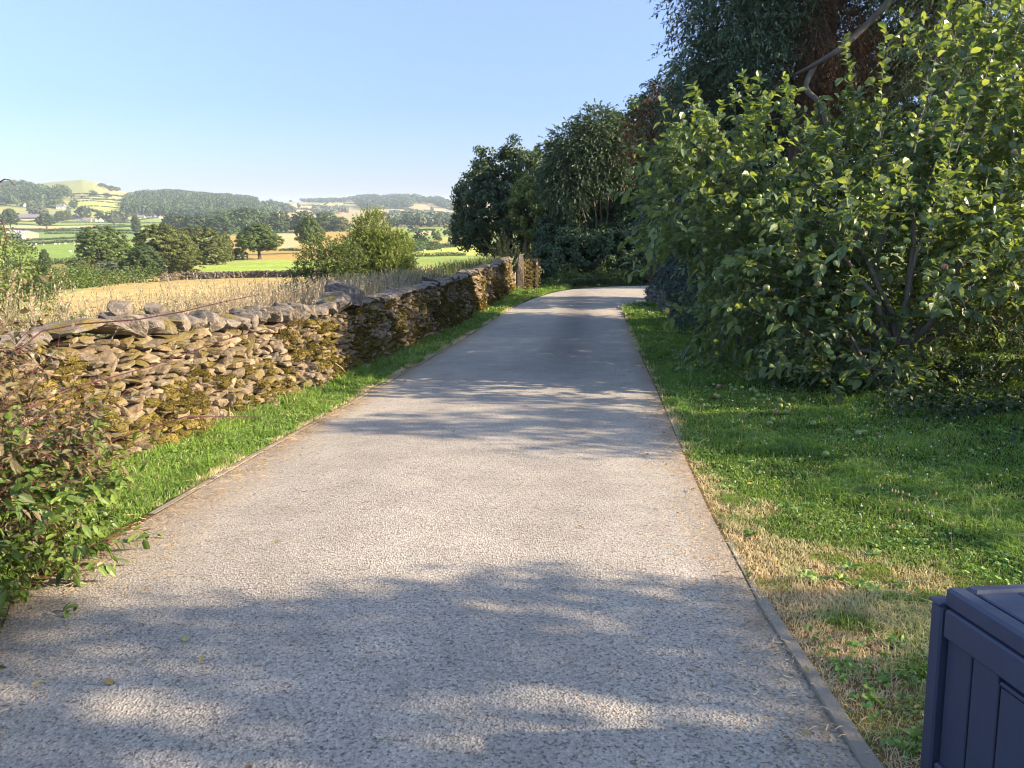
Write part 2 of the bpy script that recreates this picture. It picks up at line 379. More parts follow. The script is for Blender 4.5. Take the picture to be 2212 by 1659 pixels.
fld(B, [(380, 960), (620, 955), (620, 1010), (380, 1005)], rust); fld(B, [(590, 655), (1040, 650), (1040, 692), (400, 692)], brt)
fld(B, [(560, 780), (1000, 770), (1000, 850), (660, 850)], (.36, .44, .13)); fld(B, [(1850, 900), (2600, 900), (2600, 1080), (1850, 1050)], straw)
fld(Z1, [(-2500, 900), (-200, 800), (120, 745), (700, 705), (1180, 690), (1300, 860), (720, 862), (450, 868), (250, 905), (-2500, 1100)], brt)
fld(Z1, [(-2500, 1060), (250, 905), (720, 862), (1700, 860), (1700, 1040), (1000, 1040), (-2500, 1900)], (.30, .24, .10))
fld(Z1, [(100, 985), (640, 950), (640, 1040), (100, 1100)], rust)
fld(ID, [(-500, 900), (-500, 680), (60, 660), (250, 606), (430, 598), (700, 596), (1100, 560), (1300, 640), (1300, 760)], straw)
fld(ID, [(425, 596), (445, 573), (505, 567), (700, 556), (760, 590), (610, 597)], (.30, .40, .09))
fld(C, [(0, 770), (1100, 700), (3000, 700), (3000, 1110), (900, 1110), (560, 1085), (340, 1080), (0, 1000)], gold)
fld(C, [(650, 760), (1100, 750), (1100, 900), (820, 940), (640, 860)], (.50, .40, .22)); fld(C, [(640, 720), (1100, 715), (1100, 755), (650, 758)], tan_)
fld(C, [(740, 765), (1090, 765), (1090, 800), (760, 820)], (.40, .42, .20))
fld(D, [(700, 600), (3000, 600), (3000, 1200), (700, 1200)], grn)
fld(D, [(960, 985), (1900, 888), (3000, 800), (3000, 1030), (960, 1045)], hay)
fld(D, [(960, 880), (1900, 800), (3000, 750), (3000, 850), (1880, 880), (960, 975)], (.22, .30, .10))
fld(D, [(1200, 815), (1600, 870), (1600, 892), (1210, 870)], tan_); fld(D, [(1000, 680), (1240, 680), (1240, 745), (1000, 745)], (.48, .40, .24))
fld(D, [(985, 640), (1380, 608), (1380, 655), (985, 665)], (.27, .38, .09)); fld(D, [(1500, 745), (1520, 650), (1560, 620), (1760, 690), (1720, 735)], brt)
fld(D, [(1370, 775), (1500, 750), (1760, 740), (1900, 800), (1880, 840), (1370, 850)], (.36, .38, .13))
RC = D
fld(RC, [(-1800, 200), (3000, 200), (3000, 620), (-1800, 620)], (.38, .33, .17))
fld(RC, [(150, 235), (500, 232), (440, 262), (100, 275)], tan_); fld(RC, [(510, 230), (760, 222), (760, 250), (490, 262)], (.55, .40, .22))
fld(RC, [(500, 365), (700, 362), (1010, 392), (880, 415), (380, 420)], (.56, .42, .22)); fld(RC, [(920, 290), (1210, 300), (1190, 360), (930, 350)], (.45, .35, .20))
fld(RC, [(1230, 315), (1500, 375), (1500, 395), (1210, 370)], (.55, .44, .24)); fld(RC, [(1080, 380), (1460, 395), (1460, 415), (1080, 400)], tan_)
fld(RC, [(820, 415), (1470, 420), (1470, 445), (820, 440)], (.58, .46, .26)); fld(RC, [(1090, 440), (1470, 450), (1470, 470), (1100, 465)], (.52, .42, .22))
fld(RC, [(1150, 475), (1450, 480), (1450, 512), (1150, 500)], (.5, .42, .2)); fld(RC, [(1470, 250), (1600, 245), (1600, 330), (1480, 320)], (.52, .42, .26))
fld(C, [(980, 362), (1290, 372), (1305, 432), (1040, 425)], tan_); fld(C, [(1110, 306), (1350, 318), (1365, 346), (1120, 340)], (.56, .42, .20))
fld(C, [(1180, 300), (1500, 256), (1690, 258), (1840, 292), (1700, 320), (1400, 300)], (.42, .40, .17)); fld(C, [(1250, 330), (1800, 330), (1780, 380), (1400, 350)], (.33, .36, .15))
fld(C, [(960, 300), (1190, 290), (1150, 310), (990, 340)], tan_); fld(C, [(1580, 395), (1800, 400), (1780, 440), (1600, 430)], tan_)
gcol = np.tile(np.array([[.12, .20, .045]]), (len(GV), 1))
gR = np.hypot(GV[:, 0], GV[:, 1])
far = (gR > 26) & (GV[:, 1] > 5) & (wall_x(GV[:, 1]) - GV[:, 0] > -60)
fu, fv = proj(GV[:, 0], GV[:, 1], GV[:, 2])
fu = fu + (vnoise(GV[:, 0], GV[:, 1], .08) - .5)*3; fv = fv + (vnoise(GV[:, 0]+55, GV[:, 1], .03) - .5)*1.2
gcol[far] = pgr
def inpoly(px, py, poly):
    c = np.zeros(len(px), bool); n = len(poly)
    for i in range(n):
        x1, y1 = poly[i]; x2, y2 = poly[i-1]
        if y1 == y2: continue
        c ^= ((y1 > py) != (y2 > py)) & (px < (x2-x1)*(py-y1)/(y2-y1) + x1)
    return c
fi = np.nonzero(far)[0]; order_far = []
for poly, col in fields:
    k = inpoly(fu[fi], fv[fi], poly)
    gcol[fi[k]] = col
# near strip behind the wall is straw and weeds; the lane side is lawn soil
wv = wall_x(GV[:, 1]) - GV[:, 0]
k = (wv > .2) & (gR <= 40); gcol[k] = (.30, .26, .11)
def dryness(x, y):
    """how parched the turf is (0 lush .. 1 straw)"""
    dr = x - right_x(y); dl = left_x(y) - x
    n = fbm(x, y, 2.2, 3) - .5
    wdt = np.interp(y, [0, 2.5, 3.4, 4.5, 6.5, 12, 20], [1.4, 1.3, .8, .26, .08, .05, .05])
    r = sstep((wdt + n*wdt*1.7 - dr) / (.35*wdt + .05)) * (dr > -.05)
    r = np.maximum(r, .55*sstep((wdt*1.9 + n*wdt*2.5 - dr)/(wdt*.8)) * (dr > -.05))
    l = sstep((.16 + n*.3 - dl) / .10) * (dl > -.05) * (y < 26) * .9
    return np.maximum(r, l)
dn = dryness(GV[:, 0], GV[:, 1])[:, None]; kk = (gR < 40) & (wv < .2)
gcol[kk] = (np.array([.035, .05, .016])*(1-dn) + np.array([.17, .115, .055])*dn)[kk]
m, n, l, p, out = mat("ground")
vc = n.new("ShaderNodeVertexColor"); vc.layer_name = "field"; ps_ = wpos(n)
n1 = noise(n, l, .05, 5, .65, ps_); n2 = noise(n, l, 3.5, 4, .7, ps_); n3 = noise(n, l, .6, 4, .6, ps_)
c = mixc(n, l, 1., vc.outputs[0], cramp(n, l, n1, [(.3, (.82, .84, .8)), (.7, (1.16, 1.12, 1.12))]), 'MULTIPLY')
c = mixc(n, l, 1., c, cramp(n, l, n3, [(.3, (.70, .74, .66)), (.7, (1.28, 1.2, 1.14))]), 'MULTIPLY')
c = mixc(n, l, 1., c, cramp(n, l, n2, [(.25, (.7, .7, .7)), (.75, (1.25, 1.25, 1.25))]), 'MULTIPLY')
l.new(c, p.inputs["Base Color"]); p.inputs["Roughness"].default_value = 1; p.inputs["Specular IOR Level"].default_value = .05
bump(n, l, n2, .6, .05, p)
ground = mesh("ground", GV, [GF, GF3], m, smooth=True, attr={"field": gcol}); tag(ground, kind="structure")

# ================================================================== ROAD
def strip(ptsL, ptsR, ncross, name, mt, dz=.004, crown_h=.02):
    t = np.linspace(0, 1, ncross)[None, :, None]; V = ptsL[:, None]*(1-t) + ptsR[:, None]*t; sh = V.shape[:2]
    z = road_z(V[..., 1]) + dz + crown_h*(1 - (2*t[..., 0]-1)**2)
    V = np.concatenate([V[..., :2], z[..., None]], -1).reshape(-1, 3); i = np.arange(sh[0]*sh[1]).reshape(sh)
    return V, np.stack([i[:-1, :-1], i[:-1, 1:], i[1:, 1:], i[1:, :-1]], -1).reshape(-1, 4)
ys = np.concatenate([np.arange(-12, 22.9, .25), [22.99]])
Lp = np.stack([left_x(ys), ys], 1); Rp_ = np.stack([right_x(ys), ys], 1)
def resamp(pts, n):
    pts = np.array(pts, float); d = np.concatenate([[0], np.cumsum(np.hypot(*np.diff(pts, axis=0).T))]); s = np.linspace(0, d[-1], n)
    q = np.stack([np.interp(s, d, pts[:, 0]), np.interp(s, d, pts[:, 1])], 1)
    for _ in range(6): q[1:-1] = (q[:-2] + q[1:-1]*2 + q[2:])/4
    return q
Lb = resamp([(left_x(22.99), 22.99), (.45, 27), (1.6, 31), (2.4, 33), (4, 34.7), (6.5, 35.8), (10, 36.6), (16, 37.3), (30, 38)], 60)
Rb = resamp([(right_x(22.99), 22.99), (3.5, 24.3), (3.9, 25.5), (4.6, 26.8), (5.3, 28.2), (6.6, 29.8), (8.2, 31), (10.5, 31.8), (16, 32.6), (30, 33)], 60)
for j, q in enumerate((Lb, Rb)): q[0] = (left_x(22.99), 22.99) if j == 0 else (right_x(22.99), 22.99)
VF = join(strip(Lp, Rp_, 15, "", None), strip(Lb, Rb, 15, "", None))
def rdx(V): return (V[:, 0] - left_x(V[:, 1])) / (right_x(V[:, 1]) - left_x(V[:, 1]))
m, n, l, p, out = mat("road")
ps_ = wpos(n)
vo = n.new("ShaderNodeTexVoronoi"); vo.inputs["Scale"].default_value = 95; l.new(ps_, vo.inputs["Vector"])
vo2 = n.new("ShaderNodeTexVoronoi"); vo2.inputs["Scale"].default_value = 24; vo2.inputs["Randomness"].default_value = 1; l.new(ps_, vo2.inputs["Vector"])
chip = cramp(n, l, vo.outputs["Color"], [(0, (.27, .248, .212)), (.35, (.35, .325, .28)), (.75, (.43, .398, .345)), (1, (.54, .505, .445))])
nA = noise(n, l, .45, 4, .6, ps_); nB = noise(n, l, 2.6, 4, .65, ps_); nC = noise(n, l, 58, 3, .75, ps_)
pits = ramp(n, l, nC, .33, .45, 0, 1)                   # worn dark gaps between the chippings
c = mixc(n, l, pits, (.13, .122, .112), chip)
c = mixc(n, l, 1., c, cramp(n, l, nA, [(.3, (.84, .84, .85)), (.7, (1.12, 1.11, 1.09))]), 'MULTIPLY')
c = mixc(n, l, 1., c, cramp(n, l, nB, [(.3, (.84, .84, .84)), (.7, (1.1, 1.1, 1.1))]), 'MULTIPLY')
va = n.new("ShaderNodeAttribute"); va.attribute_name = "edge"
ed = n.new("ShaderNodeMath"); ed.operation = 'MULTIPLY'; l.new(va.outputs["Fac"], ed.inputs[0]); l.new(ramp(n, l, nB, .35, .6, .15, .85), ed.inputs[1])
c = mixc(n, l, ed.outputs[0], c, mixc(n, l, nC, (.15, .105, .06), (.34, .25, .15)))
vt = n.new("ShaderNodeAttribute"); vt.attribute_name = "track"
tk = n.new("ShaderNodeMath"); tk.operation = 'MULTIPLY'; l.new(vt.outputs["Fac"], tk.inputs[0]); l.new(ramp(n, l, nA, .3, .6, .4, 1.), tk.inputs[1])
c = mixc(n, l, tk.outputs[0], c, (.13, .122, .115))
l.new(c, p.inputs["Base Color"]); p.inputs["Roughness"].default_value = .85; p.inputs["Specular IOR Level"].default_value = .25
hN = bump(n, l, nB, .35, .02, None)
hM = bump(n, l, vo2.outputs["Distance"], .15, .006, None, hN)
h2 = n.new("ShaderNodeMath"); h2.operation = 'ADD'; l.new(pits, h2.inputs[0]); l.new(vo.outputs["Distance"], h2.inputs[1])
bump(n, l, h2.outputs[0], .85, .007, p, hM)
RV = VF[0]; rx = rdx(RV); inb = RV[:, 1] < 23.2
wdt = 3.7; dL = rx*wdt; dR = (1-rx)*wdt
edge = np.where(inb, np.maximum(np.clip(1 - dL/np.interp(RV[:, 1], [0, 5, 7, 12], [.75, .55, .3, .12]), 0, 1), np.clip(1 - dR/np.interp(RV[:, 1], [0, 5, 12], [.22, .2, .08]), 0, 1)), 0)
trk = np.exp(-((rx-.62)/.13)**2) * sstep((RV[:, 1]-9)/6) * (1 - sstep((RV[:, 1]-29)/4)) * .75 + .22*(np.exp(-((rx-.27)/.09)**2) + np.exp(-((rx-.72)/.09)**2))*(1-sstep((RV[:, 1]-9)/6))
# finer mesh across so the edge bands read
road = mesh("road", RV, VF[1], m, smooth=True, attr={"edge": edge, "track": trk}); tag(road, kind="structure")

# ================================================================== KERB EDGING
km = plain("kerb_concrete", (.23, .205, .165), .92, .3, 6, .5, 60)
kb = MB(); rg = R_(5)
def kerb_run(fx, y0, y1, off, wd, gap_p=0., hi=.012):
    y = y0
    while y < y1:
        Ls = .9; ya, yb = y + .006, min(y + Ls, y1) - .006
        if rg.random() > gap_p:
            s = np.linspace(ya, yb, 7); x = fx(s) + off; dzz = rg.normal()*.004 + hi
            w1 = wd*(1 + rg.normal(size=7)*.07); pr = np.array([[-.5, -.1], [-.5, 0], [-.42, .006], [.42, .006], [.5, 0], [.5, -.1]])
            V = np.stack([x[:, None] + pr[None, :, 0]*w1[:, None], np.repeat(s[:, None], 6, 1), (road_z(s) + dzz)[:, None] + pr[None, :, 1]], -1).reshape(-1, 3)
            i = (np.arange(6)*6)[:, None]; jj = np.arange(6)[None]; j2 = (jj+1) % 6
            kb.add(V, np.stack([i+jj, i+j2, i+6+j2, i+6+jj], -1).reshape(-1, 4)[:, ::-1])
            kb.add(V, np.array([(0, 1, 4, 5), (1, 2, 3, 4), (41, 40, 37, 36), (40, 39, 38, 37)])[:, ::-1])
        y += Ls
kerb_run(left_x, 4.85, 16, -.045, .05, hi=.002); kerb_run(left_x, 16, 28, -.04, .05, .4, hi=.0)
kerb_run(right_x, -1.5, 3.45, .03, .062, hi=.014); kerb_run(right_x, 3.45, 22.5, .03, .04, .45, hi=-.006)
tag(kb.build("kerb", km), kind="structure")

# ================================================================== GRASS (stuff)
def grassmat(name, lush, lush2, straw_, tr=.25):
    m, n, l, p, out = mat(name); g = n.new("ShaderNodeNewGeometry"); at = n.new("ShaderNodeAttribute"); at.attribute_name = "dry"
    a = mixc(n, l, g.outputs["Random Per Island"], lush, lush2); b = mixc(n, l, g.outputs["Random Per Island"], straw_, tuple(k*.72 for k in straw_))
    ns = noise(n, l, 1.1, 3, .6, g.outputs["Position"]); a = mixc(n, l, 1., a, cramp(n, l, ns, [(.3, (.72, .78, .75)), (.7, (1.3, 1.15, 1.1))]), 'MULTIPLY')
    c = mixc(n, l, at.outputs["Fac"], a, b); l.new(c, p.inputs["Base Color"]); p.inputs["Roughness"].default_value = .55; p.inputs["Specular IOR Level"].default_value = .25
    t = n.new("ShaderNodeBsdfTranslucent"); l.new(mixc(n, l, 1., c, (1.2, 1.25, .7), 'MULTIPLY'), t.inputs[0])
    mx = n.new("ShaderNodeMixShader"); mx.inputs[0].default_value = tr; l.new(p.outputs[0], mx.inputs[1]); l.new(t.outputs[0], mx.inputs[2]); l.new(mx.outputs[0], out.inputs[0]); return m
gm = grassmat("grass", (.125, .24, .045), (.20, .33, .065), (.74, .62, .41))
def blades(x, y, h, wd, rng, lean=.45, z=None):
    n = len(x); z = height(x, y) if z is None else z; b = np.stack([x, y, z - .004], 1)
    th = rng.random(n)*2*np.pi; s = np.stack([np.cos(th), np.sin(th), np.zeros(n)], 1); ph = rng.random(n)*2*np.pi
    d = np.stack([np.cos(ph), np.sin(ph), np.zeros(n)], 1)*(rng.random(n)*lean*h)[:, None]; hh = UP*h[:, None]; w_ = s*wd[:, None]
    V = np.stack([b - w_, b + w_, b + d*.35 + hh*.6 + w_*.7, b + d*.35 + hh*.6 - w_*.7, b + d*1.25 + hh*(.98 - .2*lean)], 1).reshape(-1, 3)
    k = (np.arange(n)*5)[:, None]
    return V, [k + np.array([[0, 1, 2, 3]]), k + np.array([[3, 2, 4]])]
rng = R_(11)
def scatter_lawn(n, xr, yr, dens, accept):
    x = rng.uniform(*xr, n); y = rng.uniform(*yr, n); d = np.hypot(x, y); k = (rng.random(n) < dens(d)) & accept(x, y); return x[k], y[k]
# lawn, lane side right
x1, y1_ = scatter_lawn(1150000, (1.1, 9.5), (1.6, 15), lambda d: np.clip(3.2/d, .06, 1)**1.5, lambda x, y: (x > right_x(y) + .02) & (x < .70*y + 1.2))
x2, y2_ = scatter_lawn(240000, (1.8, 6.5), (15, 30), lambda d: .35, lambda x, y: (x > np.interp(y, [15, 23, 24.3, 25.5, 26.8, 28.2, 29.8], [2.5, 3.42, 3.53, 3.93, 4.63, 5.35, 6.6])) & (y < 29.9))
x3, y3_ = scatter_lawn(700000, (-3.9, .5), (3.2, 16), lambda d: np.clip(4.2/d, .1, 1)**1.3, lambda x, y: (x < left_x(y) - .08) & (x > wall_x(y) - .02) & (x > -.70*y - .8))
x4, y4_ = scatter_lawn(330000, (-2.6, 2.6), (16, 34.5), lambda d: .4, lambda x, y: (x < np.interp(y, [16, 22.5, 27, 31, 33, 34.5], [left_x(16), -.36, .42, 1.55, 2.3, 3.4]) - .04) & (x > wall_x(np.minimum(y, 33.6)) - .02))
gx_ = np.concatenate([x1, x2, x3, x4]); gy_ = np.concatenate([y1_, y2_, y3_, y4_]); dd = np.hypot(gx_, gy_)
dr = dryness(gx_, gy_); tuft = fbm(gx_, gy_, 1.6, 2); clump = fbm(gx_+31, gy_, 5, 2)
drb = np.clip(dr*1.15 - (clump > .60)*(.75) + (rng.random(len(dr)) < .10)*.6, 0, 1)
hh_ = (.020 + .065*sstep((tuft-.40)/.3)*(1-dr)*(.5+clump) + .014*rng.random(len(dr)))*np.interp(dd, [3, 12, 30], [1, 1.25, 1.6])
nearwall = np.clip(1 - (gx_ - wall_x(gy_))/.22, 0, 1)*(gx_ < 1); hh_ += .09*nearwall*rng.random(len(dr))
wd_ = .0016*np.clip(dd/3.6, 1, 14)*(1 + .5*rng.random(len(dr)))
V, F = blades(gx_, gy_, hh_*(1+.9*(rng.random(len(hh_)) < .06)), wd_, rng, 1.25)
tag(mesh("grass", V, F, gm, attr={"dry": np.repeat(drb, 5)}), "short lawn grass on both verges of the lane, parched to straw near the kerb", "grass", kind="stuff")
# clover, daisies and plantain rosettes
lm = leafmat("weed_leaf", [(0, (.10, .20, .04)), (.6, (.16, .29, .06)), (1, (.24, .35, .08))], .25)
def lawn_pts(n, cond, seed):
    r = R_(seed); x = r.uniform(-3.4, 7, n*6); y = r.uniform(2, 16, n*6); ok = (((x > right_x(y)+.12) & (x < .68*y+.4)) | ((x < left_x(y)-.15) & (x > wall_x(y)+.1))) & cond(x, y)
    return x[ok][:n], y[ok][:n]
rng = R_(12)
cx, cy_ = lawn_pts(9000, lambda x, y: (fbm(x, y, 1.9, 2) > .50) & (rng.random(len(x)) < np.clip(4/np.hypot(x, y), 0, 1)), 13)
pc = np.repeat(np.stack([cx, cy_, height(cx, cy_) + .02 + .02*rng.random(len(cx))], 1), 3, 0) + rng.normal(size=(len(cx)*3, 3))*[.008, .008, .002]
V1 = lv_quad(pc, UP + rng.normal(size=pc.shape)*.45, .009 + .006*rng.random(len(pc)), rng, .8)
rx_, ry_ = lawn_pts(230, lambda x, y: (y < 9) & (fbm(x+9, y, 1.5, 2) > .48), 14)
rosx = np.concatenate([rx_, [1.66, 1.78, 1.62, 1.98, 1.9, 1.48]]); rosy = np.concatenate([ry_, [2.75, 2.82, 2.35, 2.95, 3.3, 4.4]])
no = 9; o_ = np.repeat(np.stack([rosx, rosy, height(rosx, rosy) + .008], 1), no, 0); th = rng.random(len(o_))*6.283
dv = np.stack([np.cos(th), np.sin(th), .35 + .5*rng.random(len(th))], 1); V2 = lv_dir(o_, dv, .045 + .05*rng.random(len(th)), .022 + .012*rng.random(len(th)), rng, .2, .35)
V, F = join(V1, V2)
tag(mesh("lawn_weeds", V, F, lm), "clover and plantain leaves spread through the lawn", "weeds", kind="stuff")
fx_, fy_ = lawn_pts(260, lambda x, y: (x > 1) & (y > 4.2) & (x - right_x(y) > .5), 15)
r2 = R_(16); ex = r2.normal(3.9, .35, 60); ey = r2.normal(23.5, .8, 60); fx_ = np.concatenate([fx_, ex]); fy_ = np.concatenate([fy_, ey])
pp = np.repeat(np.stack([fx_, fy_, height(fx_, fy_) + .055 + .02*r2.random(len(fx_))], 1), 7, 0); q = nz(r2.normal(size=pp.shape)); q[:, 2] = abs(q[:, 2])
sc_ = np.repeat(np.interp(np.hypot(fx_, fy_), [4, 25], [1, 2.4]), 7)
V, F = lv_quad(pp + q*.005*sc_[:, None], q, .006*sc_, r2, .7)
tag(mesh("clover_flowers", V, F, plain("clover_white", (.72, .72, .62), .7, .1)), "tiny white clover and daisy heads dotted over the lawn", "flowers", kind="stuff")
# straw and needles on the tarmac edge
r3 = R_(17); N = 2600; y = r3.uniform(2, 9.5, N); sd_ = r3.random(N) < .6
x = np.where(sd_, left_x(y) + np.abs(r3.normal(size=N))*np.interp(y, [2, 5, 8], [.4, .25, .1]), right_x(y) - np.abs(r3.normal(size=N))*.22); x = x + (r3.random(N) < .15)*r3.uniform(-.8, .8, N)
x = np.clip(x, left_x(y) - .35, right_x(y) + .1)
th = r3.normal(0, .6, N); ln = r3.uniform(.012, .045, N)*np.where(sd_ & (r3.random(N) < .12), 3.2, 1); t_ = np.linspace(-.5, .5, 3)
zz = road_z(y) + .012 + .02
Pp = np.stack([x[:, None] + np.cos(th)[:, None]*ln[:, None]*t_, y[:, None] + np.sin(th)[:, None]*ln[:, None]*t_, zz[:, None] + r3.normal(size=(N, 3))*.003], -1)
Pp[..., 2] = np.maximum(Pp[..., 2], road_z(Pp[..., 1]) + .008); V, F = tubes(Pp, np.full((N, 3), .0011)*(1+r3.random((N, 1))), 3)
sm = leafmat("straw_litter", [(0, (.22, .12, .06)), (.5, (.45, .32, .16)), (1, (.6, .48, .28))], .0, .8)
tag(mesh("straw_litter", V, F, sm), "bits of dry straw and needles lying along the tarmac edges", "litter", kind="stuff")

# ================================================================== DRY STONE WALL
def stone_batch(cen, dims, rot, rng, cuts=8, n=5, p=6.0, rough=.03, dr=(.66, 1.10)):
    """angular stones: rounded cubes sliced by random planes; rot = (N,3,3)"""
    g = np.linspace(-1, 1, n); idx = {}; vs = []; F = []
    for ax in range(3):
        for sg in (-1, 1):
            for i in range(n-1):
                for j in range(n-1):
                    q = []
                    for (a, b) in ((i, j), (i+1, j), (i+1, j+1), (i, j+1)):
                        c = [0, 0, 0]; c[ax] = sg; c[(ax+1) % 3] = g[a]; c[(ax+2) % 3] = g[b]; kk = tuple(np.round(c, 4))
                        if kk not in idx: idx[kk] = len(vs); vs.append(c)
                        q.append(idx[kk])
                    F.append(q if sg > 0 else q[::-1])
    T = np.array(vs, float); T = T / (np.abs(T)**p).sum(1, keepdims=True)**(1/p); F = np.array(F)
    N = len(cen); V = np.repeat(T[None], N, 0)
    for k in range(cuts):
        nn = nz(rng.normal(size=(N, 3))); d = rng.uniform(*dr, N); e = np.maximum((V*nn[:, None]).sum(-1) - d[:, None], 0); V = V - e[..., None]*nn[:, None]
    V = V + rng.normal(size=V.shape)*rough
    sh = rng.normal(size=(N, 1))*.18; V[..., 0] += V[..., 2]*sh
    V = V*dims[:, None]/2; V = np.einsum('nij,nvj->nvi', rot, V) + cen[:, None]
    Ff = (F[None] + (np.arange(N)*len(T))[:, None, None]).reshape(-1, 4)
    return V.reshape(-1, 3), Ff
def rotm(yaw, pitch, roll):
    cy, sy, cp, sp, cr, sr = np.cos(yaw), np.sin(yaw), np.cos(pitch), np.sin(pitch), np.cos(roll), np.sin(roll); z = np.zeros_like(cy); o = np.ones_like(cy)
    Rz = np.stack([cy, -sy, z, sy, cy, z, z, z, o], -1).reshape(-1, 3, 3); Ry = np.stack([cp, z, sp, z, o, z, -sp, z, cp], -1).reshape(-1, 3, 3); Rx = np.stack([o, z, z, z, cr, -sr, z, sr, cr], -1).reshape(-1, 3, 3)
    return Rz @ Ry @ Rx
def stonemat(name, cols, mossy=.5, light=1.):
    m, n, l, p, out = mat(name); g = n.new("ShaderNodeNewGeometry"); po = g.outputs["Position"]
    c = cramp(n, l, g.outputs["Random Per Island"], [(i/(len(cols)-1), tuple(k*light for k in q)) for i, q in enumerate(cols)])
    na = noise(n, l, 14, 5, .7, po); nb = noise(n, l, 60, 4, .7, po); nc = noise(n, l, 2.2, 3, .55, po); nd = noise(n, l, 7, 4, .6, po)
    c = mixc(n, l, 1., c, cramp(n, l, na, [(.3, (.45, .44, .44)), (.72, (1.4, 1.36, 1.26))]), 'MULTIPLY')
    c = mixc(n, l, ramp(n, l, nd, .60, .68, 0, .38), c, (.36, .35, .30))             # pale lichen
    c = mixc(n, l, ramp(n, l, nb, .66, .72, 0, .6), c, (.10, .09, .08))
    up = n.new("ShaderNodeSeparateXYZ"); l.new(g.outputs["Normal"], up.inputs[0])
    a = n.new("ShaderNodeMath"); a.operation = 'MULTIPLY'; l.new(ramp(n, l, up.outputs[2], .1, .7, .12, 1.), a.inputs[0]); l.new(ramp(n, l, nc, .56 - mossy*.1, .64 - mossy*.1, 0, 1), a.inputs[1])
    c = mixc(n, l, a.outputs[0], c, mixc(n, l, nb, (.10, .085, .03), (.22, .175, .06)))
    l.new(c, p.inputs["Base Color"]); p.inputs["Roughness"].default_value = .92; p.inputs["Specular IOR Level"].default_value = .2
    b1 = bump(n, l, na, .9, .02, None); bump(n, l, nb, .9, .010, p, b1); return m
stm = stonemat("wall_stone", [(.11, .092, .072), (.25, .20, .135), (.17, .14, .105), (.34, .275, .185), (.15, .135, .12), (.28, .215, .15), (.20, .17, .13)], .7)
cpm = stonemat("coping_stone", [(.15, .135, .12), (.27, .225, .165), (.19, .17, .15), (.29, .25, .19)], .1)
rng = R_(21)
yy0, yy1 = -1.0, 32.2
def wall_top(y): return np.interp(y, [-2, 5, 6.3, 9, 11, 14.7, 20, 31.5], [1.10, 1.07, 1.08, 1.03, 1.02, 1.08, 1.17, 1.27]) + (fbm(y, y*0, .9, 2)-.5)*.12
def wall_dir(y):
    e = .3; dx = (wall_x(y+e) - wall_x(y-e))/(2*e); return np.arctan2(-dx, 1.0)      # yaw such that local y runs along the wall
cen, dim, yaw = [], [], []
z = 0.0; y = yy0
rows = 0; lv = 0.0
# courses of uneven height, broken every few stones
while lv < 1.34:
    ch = rng.uniform(.038, .082) * (1.25 if lv < .3 else 1); y = yy0 + rng.uniform(0, .3)
    while y < yy1:
        sz = np.interp(y, [0, 12, 31], [1, 1, 1.15]); Ls = rng.gamma(3.0, .034)*sz + .045; hgt = ch*rng.uniform(.75, 1.5)
        yc = y + Ls/2; top = wall_top(yc)
        if lv + hgt*.3 < top:
            cen.append((yc, lv + ch/2 + rng.normal()*.012, rng.normal()*.034)); dim.append((rng.uniform(.2, .3), Ls*.99, hgt*1.02))
        y += Ls
    lv += ch*.98
cen = np.array(cen); dim = np.array(dim); N = len(cen)
batter = .16
cx_ = wall_x(cen[:, 0]) - batter*cen[:, 1] - .12 + cen[:, 2]
cz_ = road_z(cen[:, 0]) - .03 + cen[:, 1]
ya = wall_dir(cen[:, 0]) + rng.normal(size=N)*.10
rt = rotm(ya, rng.normal(size=N)*.14, rng.normal(size=N)*.12 + np.where(rng.random(N) < .1, rng.normal(size=N)*.6, 0))
SV, SF = stone_batch(np.stack([cx_, cen[:, 0], cz_], 1), dim, rt, rng, 8, 6, 7., .020, (.74, 1.15))
wall_o = on(-2.6, 12.0)
wall = thing("dry_stone_wall", wall_o, "long mossy dry stone wall running beside the grass verge down to the gatepost", "wall")
mesh("wall_face", SV, SF, stm, wall, wall_o)
# second face to the field
k = rng.random(N) < .8; fx2 = wall_x(cen[:, 0]) - .58 + batter*cen[:, 1]*.6
SV2, SF2 = stone_batch(np.stack([fx2, cen[:, 0], cz_], 1)[k], dim[k]*[1, 1.1, 1.1], rt[k], rng)
mesh("field_face", SV2, SF2, stm, wall, wall_o)
ys_ = np.arange(yy0 + .1, yy1 - .1, .25); tp = road_z(ys_) + wall_top(ys_) - .06; bt = road_z(ys_) - .15
Xa, Xb = wall_x(ys_) - .17, wall_x(ys_) - .50
q = np.stack([np.stack([Xa, ys_, bt], 1), np.stack([Xa - .12, ys_, tp], 1), np.stack([Xb + .05, ys_, tp], 1), np.stack([Xb, ys_, bt], 1)], 1).reshape(-1, 3)
i = (np.arange(len(ys_)-1)*4)[:, None]; j = np.arange(4)[None]; j2 = (j+1) % 4
HF = np.stack([i+j, i+j2, i+4+j2, i+4+j], -1).reshape(-1, 4)
mesh("rubble_core", q, HF, plain("rubble_core", (.045, .038, .03), 1, .4, 20, .6), wall, wall_o)
